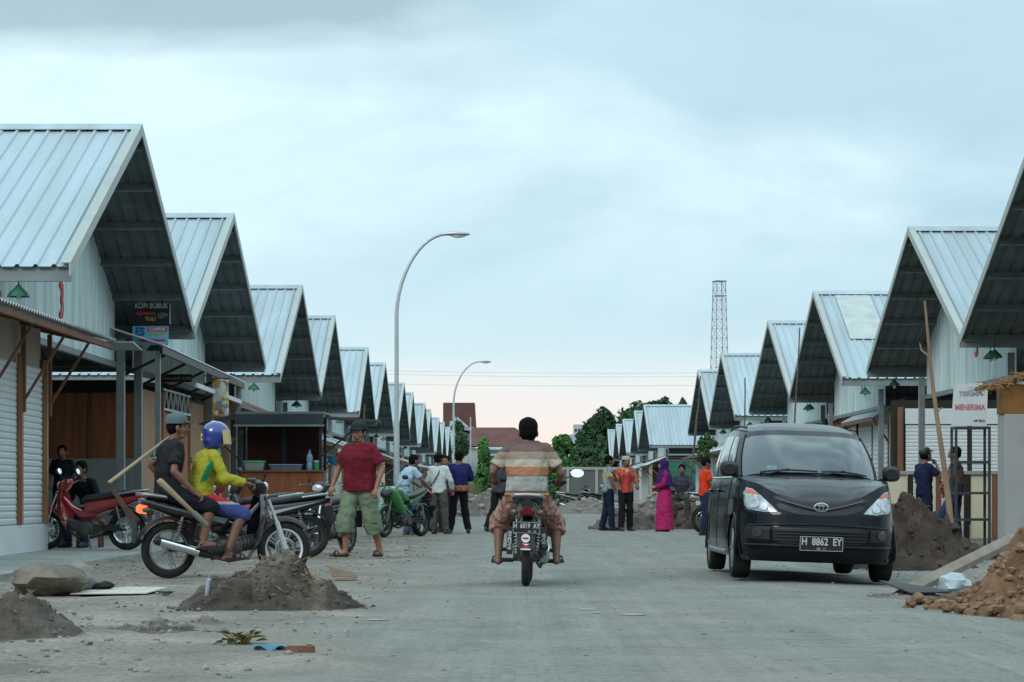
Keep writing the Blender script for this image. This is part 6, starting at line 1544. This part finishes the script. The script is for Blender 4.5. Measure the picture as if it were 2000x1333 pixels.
def pext(r,j,hp):
    yb=-.60-.148
    e=MB(); e.prism([(-.035,1.235),(.035,1.235),(.045,1.27),(.015,1.30),(-.03,1.29)],'y',yb-.004,yb); e.obj('shirt_print',mat('grey_green_print',(.14,.26,.22),.8,0,.3,30),r)
    text('shirt_lettering','COMMUNITY',.03,mat('pale_grey_print',(.35,.37,.36),.8,0,0),r,(0,yb-.002,1.215)); text('shirt_lettering','adventure team',.02,mat('pale_grey_print',(.35,.37,.36)),r,(0,yb-.002,1.19))
capm=mat('grey_blue_cap',(.10,.13,.14),.9,0,.1)
person((c.x,c.y,0),rz,'pillion passenger in a charcoal t-shirt and grey cap holding wooden tool handles',J,dark_tee,mat('navy_shorts',(.012,.014,.022),.9,0,.2),skin_d,H=1.68,sleeve='short',legw='knee',hat=('cap',capm),vox=.008,grip=(.9,.9),lookyaw=R(-12),extra=pext)
wt=mat('pale_tool_wood',(.33,.25,.16),.7,0,.2,5,stretch=(1,1,.3)); dkw=mat('dark_tool_metal',(.09,.065,.05),.7,.3,.3,5)
r=empty('hoe',W(325,858,25.0),0,'long handled mattock slung over the passenger shoulder, blade hanging low','hoe')
a=MB(); q=W(212,944,24.3)-W(325,858,25.0); a.tube([V(.03,0,.02),q],[.015,.020],8); a.obj('handle',wt,r)
a=MB(); e1=W(264,1022,24.4)-W(325,858,25.0); mid=q.lerp(e1,.55); a.rings([[q+V(-.02,-.012,.0),q+V(.02,-.012,.0),q+V(.02,.012,.0),q+V(-.02,.012,0)],[mid+V(-.028,-.012,0),mid+V(.028,-.012,0),mid+V(.028,.012,0),mid+V(-.028,.012,0)],[e1+V(-.05,-.004,0),e1+V(.05,-.004,.03),e1+V(.05,.004,.03),e1+V(-.05,.004,0)]]); a.obj('blade',dkw,r)
r=empty('digging_bar',W(310,938,24.5),0,'thick pale wooden tool handle held slanting down beside the passenger thigh','tool handle')
a=MB(); q=W(402,1024,24.75)-W(310,938,24.5); a.tube([V(0,0,0),q*.04,q*.6,q],[.026,.034,.022,.019],10); a.obj('handle',wt,r); a=MB(); a.tube([q*.74,q*1.02],[.030,.034],10); a.obj('socket',mat('grey_green_metal',(.18,.21,.18),.6,.3,.2),r)
# --- walking man
mar=mat('maroon_tshirt',(.135,.012,.022),.9,0,.2,6); sage=mat('sage_cargo_cloth',(.155,.205,.135),.9,0,.15,5,bump=.2)
J=dict(hiR=(.09,0,.90),knR=(.12,.14,.50),anR=(.13,.13,.09),toR=(.05,.16,-.06),knL=(-.13,-.06,.50),anL=(-.15,-.22,.09),toL=(-.05,.165,-.06),
  elR=(.30,.02,1.11),wrR=(.30,.16,.90),hnR=(.0,.05,-.09),elL=(-.29,-.06,1.11),wrL=(-.27,.05,.87),hnL=(.0,.05,-.09))
def mext(r,j,hp):
    e=MB(); e.b2(-.235,-.215,-.06,.08,.44,.60); po_=e.obj('cargo_pocket',sage,r,bevel=.008); e=MB(); e.b2(-.24,-.214,-.065,.085,.575,.61); e.obj('pocket_flap',sage,po_,bevel=.004)
    e=MB(); e.ell((-.02,.166,1.22),(.05,.004,.055)); e.ell((.01,.167,1.25),(.025,.004,.03)); e.obj('chest_print',mat('rust_print',(.30,.07,.02),.9,0,.3,30),r)
person((-2.02,32.1,.0),R(150),'big man in a maroon t-shirt, sage cargo shorts and dark cap walking at the left',J,mar,sage,skin,H=1.78,belly=.035,sleeve='short',legw='cargo',hat=('cap',mat('dark_green_cap',(.025,.033,.033),.9,0,.1)),vox=.008,lookyaw=R(8),lookpitch=R(-6),loose=.025,wide=1.12,extra=mext,hem=.03)
# --- group left of the road
lbl=mat('pale_blue_shirt',(.34,.47,.58),.9,0,.1,6); jeans=mat('blue_jeans',(.065,.13,.20),.9,0,.25,8)
J=seated(pelz=.78,pely=-.02,lean=.22,kneey=.30,kneez=.55,spread=.12,ped=(.08,.28,.03),armR=((.24,.28,1.12),(.18,.46,.98),(-.02,.09,-.03)),armL=((-.24,.28,1.12),(-.16,.48,.98),(.02,.09,-.03)))
person((-2.22,49.2,0),R(-58),'man in a pale blue shirt and jeans sitting sideways on the green motorcycle',J,lbl,jeans,skin_d,H=1.66,vox=.011,shoes=mat('tan_shoes',(.12,.09,.07)),collar=True,sleeve='short')
wsh=mat('off_white_shirt',(.50,.55,.55),.9,0,.08,6)
def strap(r,j,hp):
    e=MB(); e.tube([j['shR']+V(-.08,.07,.055),j['shR']+V(-.09,-.03,.070),V(.04,-.135,1.25),V(-.10,-.155,1.03),V(-.17,-.10,.93)],.013,6); e.obj('bag_strap',black_metal,r)
    e=MB(); e.sup([(-.20,-.09,.86,.05,.09),(-.15,-.09,.86,.05,.10)],'x',14,4); 
    e.obj('small_bag',black_metal,r)
J=dict(knR=(.12,.02,.49),anR=(.17,-.05,.09),knL=(-.10,.04,.49),anL=(-.12,.03,.09),elR=(.25,.02,1.12),wrR=(.24,.17,.93),elL=(-.24,.04,1.12),wrL=(-.20,.20,.98))
person((-1.56,50.6,0),R(-18),'man in an off-white long sleeved shirt with a black shoulder strap, seen from behind',J,wsh,mat('olive_grey_trousers',(.085,.085,.070),.9,0,.15),skin_d,H=1.66,vox=.012,sleeve='long',shoes=mat('brown_shoes',(.06,.035,.025)),lookyaw=R(-25),extra=strap)
person((-1.47,52.6,0),R(165),'dark man facing the camera, mostly hidden behind the white-shirted man',None,mat('dark_maroon_shirt',(.05,.015,.02),.9,0,.2),mat('dark_trousers',(.02,.02,.025),.9,0,.2),skin,H=1.64,vox=.014,shoes=black_metal)
def waist(r,j,hp):
    e=MB(); e.rings([[V(rx*math.cos(t),ry*math.sin(t),z) for t in [2*PI*k/24 for k in range(24)]] for rx,ry,z in((.205,.165,.86),(.215,.17,.92),(.205,.16,.98))]); fleshy(e,'waist_cloth',batik('orange_waist_cloth',[(.30,.11,.05),(.20,.07,.035),(.34,.16,.09)],18),r,.012,cloth=.02)
J=dict(knR=(.12,.02,.49),anR=(.19,.02,.09),knL=(-.12,.02,.49),anL=(-.18,-.03,.09),elR=(.27,.05,1.13),wrR=(.13,.20,1.05),elL=(-.27,.04,1.13),wrL=(-.12,.20,1.05),hnR=(-.09,.03,0),hnL=(.09,.03,0))
person((-1.16,51.2,0),R(5),'man in a navy blue shirt and black trousers standing with his back to us',J,mat('navy_blue_shirt',(.015,.018,.085),.9,0,.2,6),mat('black_trousers',(.010,.010,.012),.9,0,.2),skin_d,H=1.72,belly=.02,vox=.012,sleeve='mid',shoes=black_metal,extra=waist,wide=1.12,loose=.01)
J=dict(knR=(.10,.05,.49),anR=(.10,.03,.09),knL=(-.13,-.04,.50),anL=(-.24,-.18,.11),elR=(.24,.08,1.12),wrR=(.14,.25,1.06),elL=(-.24,.08,1.12),wrL=(-.12,.25,1.06))
person((-.32,53.2,0),R(-20),'man in dark clothes standing beyond the motorcyclist left elbow',J,mat('dark_slate_shirt',(.05,.055,.075),.9,0,.25,8),mat('black_trousers',(.010,.010,.012)),skin_d,H=1.66,vox=.013,shoes=black_metal,sleeve='long')
# --- group right of the road
bb=batik('blue_yellow_batik',[(.12,.22,.36),(.20,.32,.40),(.10,.18,.30),(.45,.30,.05),(.22,.28,.26)],13); ob=batik('orange_red_batik',[(.45,.045,.02),(.38,.10,.04),(.30,.03,.03),(.40,.28,.14)],15,stripes=1)
J=dict(elR=(.23,.0,1.12),wrR=(.23,.10,.88),knR=(.10,.03,.49),anR=(.11,.05,.09),knL=(-.1,-.02,.49),anL=(-.10,-.12,.09))
def paper(r,j,hp):
    e=MB(); e.box((.25,.13,.74),(.015,.12,.16),(0,.1,.2)); e.obj('paper',mat('pale_blue_paper',(.35,.45,.6),.8,0,.1),r)
person((2.10,55.0,0),R(-75),'man in a blue and yellow batik shirt standing at the left of the right group',J,bb,mat('dark_navy_trousers',(.012,.018,.04),.9,0,.2),skin_d,H=1.68,vox=.012,shoes=black_metal,extra=paper)
J=dict(elR=(.27,.08,1.16),wrR=(.40,.25,1.30),hnR=(.07,.06,.05),elL=(-.25,.02,1.12),wrL=(-.20,.20,1.05),knR=(.1,.03,.49),anR=(.15,.08,.09),knL=(-.1,0,.49),anL=(-.12,-.05,.09))
person((2.46,54.4,0),R(200),'bearded man in an orange-red batik shirt and pale skullcap gesturing with a raised hand',J,ob,mat('black_trousers',(.010,.010,.012)),skin_d,H=1.66,vox=.012,shoes=black_metal,hat=('peci',mat('pale_skullcap',(.42,.40,.36),.9,0,.1)),sleeve='mid')
J=dict(elR=(.23,.08,1.10),wrR=(.10,.22,1.06),hnR=(-.08,.04,0),elL=(-.23,.08,1.10),wrL=(-.08,.22,1.04),hnL=(.08,.04,0))
def blouse(r,j,hp):
    e=MB(); e.sup([(-.03,-.17,.93,.09,.05),(.03,-.17,.93,.10,.07)],'x',14,3); e.obj('handbag',black_metal,r)
person((3.27,53.6,0),R(100),'woman in a purple headscarf and long magenta skirt standing on the right',J,mat('magenta_blouse',(.30,.012,.09),.9,0,.15),mat('magenta_skirt',(.36,.02,.11),.9,0,.15,4),skin,H=1.56,vox=.012,sleeve='long',legw='skirt',hat=('hijab',mat('purple_headscarf',(.045,.012,.09),.9,0,.25,9)),hair=False,shoes=black_metal,extra=blouse,face=False)
J=seated(pelz=.42,pely=0,lean=.10,kneey=.42,kneez=.50,spread=.16,ped=(.09,.50,.04),armR=((.25,.12,.72),(.16,.32,.62),(-.03,.09,0)),armL=((-.25,.12,.72),(-.16,.32,.62),(.03,.09,0)))
person((3.85,56.3,.25),R(170),'seated man in a dark shirt and camouflage trousers at the foot of the soil bank',J,mat('dark_slate_shirt',(.05,.055,.075)),batik('camouflage_cloth',[(.07,.075,.045),(.035,.04,.028),(.12,.10,.06),(.05,.045,.03)],10),skin_d,H=1.64,vox=.014,shoes=black_metal,sleeve='long')
J=dict(elR=(.23,.06,1.12),wrR=(.14,.27,1.08),hnR=(-.05,.07,.02),elL=(-.23,.06,1.12),wrL=(-.12,.27,1.07),hnL=(.05,.07,.02),knL=(-.10,.06,.49),anL=(-.10,.12,.09),knR=(.1,-.02,.49),anR=(.1,-.10,.09))
def phone(r,j,hp):
    e=MB(); e.box((.0,.36,1.10),(.075,.012,.14),(R(-35),0,0)); e.obj('phone',black_metal,r)
person((3.80,49.0,0),R(-75),'man in an orange polo shirt and navy trousers looking at his phone beside the car',J,mat('orange_polo',(.60,.045,.015),.9,0,.12,6),mat('navy_trousers',(.015,.025,.065),.9,0,.2),skin_d,H=1.55,vox=.012,sleeve='short',collar=True,shoes=black_metal,extra=phone,lookpitch=R(-18))
# --- two men at the right edge
J=dict(elR=(.28,.14,1.17),wrR=(.10,.20,1.40),hnR=(-.04,-.02,.08),elL=(-.24,.02,1.10),wrL=(-.22,.18,.95),hed=(0,.045,1.565))
def jacket(r,j,hp):
    e=MB(); e.tube([V(.24,.16,1.12),V(.30,.20,.98),V(.30,.19,.80)],[.03,.045,.02],8); e.obj('red_cloth',mat('red_black_cloth',(.25,.02,.03),.9,0,.6,14),r)
person((7.0,42.0,0),R(-60),'man in a dark navy shirt raising his hand to his mouth behind the dirt heap',J,mat('dark_navy_shirt',(.010,.014,.045),.9,0,.25),mat('dark_navy_trousers',(.012,.018,.04)),skin_d,H=1.60,vox=.012,sleeve='short',hat=('cap',black_metal),shoes=black_metal,extra=jacket,lookpitch=R(14))
J=dict(elR=(.23,.05,1.12),wrR=(.20,.25,1.05),elL=(-.23,.05,1.12),wrL=(-.20,.22,1.02),knL=(-.16,.22,.50),anL=(-.20,.05,.09))
person((7.35,40.9,0),R(70),'man in a faded brown shirt and navy trousers standing behind the steel rack',J,bands('brown_navy_shirt',[(.5,(.03,.035,.06)),(1.05,(.14,.08,.06)),(1.3,(.06,.05,.06))]),mat('navy_work_trousers',(.02,.035,.09),.9,0,.2),skin_d,H=1.62,vox=.012,shoes=black_metal,sleeve='mid')
# --- two dark figures in the shade at the left
J=dict(elR=(.24,.03,1.10),wrR=(.18,.2,1.0))
person((-8.15,44.3,.05),R(170),'dark figure standing in the shade against the brown plywood wall',J,mat('very_dark_shirt',(.012,.013,.016),.9,0,.2),mat('very_dark_trousers',(.01,.01,.012),.9,0,.2),skin_d,H=1.66,vox=.014,shoes=black_metal,face=False)
J=seated(pelz=.44,pely=0,lean=.18,kneey=.42,kneez=.50,spread=.18,ped=(.10,.46,.05),armR=((.27,.14,.74),(.18,.34,.62),(-.03,.09,0)),armL=((-.27,.14,.74),(-.18,.34,.62),(.03,.09,0)))
person((-6.32,36.6,.05),R(150),'man in a dark jacket sitting low behind the old red motorcycle',J,mat('very_dark_shirt',(.012,.013,.016)),mat('dark_blue_jeans',(.02,.035,.09),.9,0,.2),skin_d,H=1.66,vox=.012,shoes=black_metal,sleeve='long')
r=empty('low_stool',(-6.32,36.6,.045),0,'low wooden stool under the man sitting behind the red motorcycle','stool')
a=MB(); a.b2(-.2,.2,-.18,.18,.38,.42); a.obj('seat',wood_br,r)
for sx in(-.16,.16):
    for sy in(-.14,.14): a=MB(); a.b2(sx-.02,sx+.02,sy-.02,sy+.02,0,.38); a.obj('leg',wood_br,r)
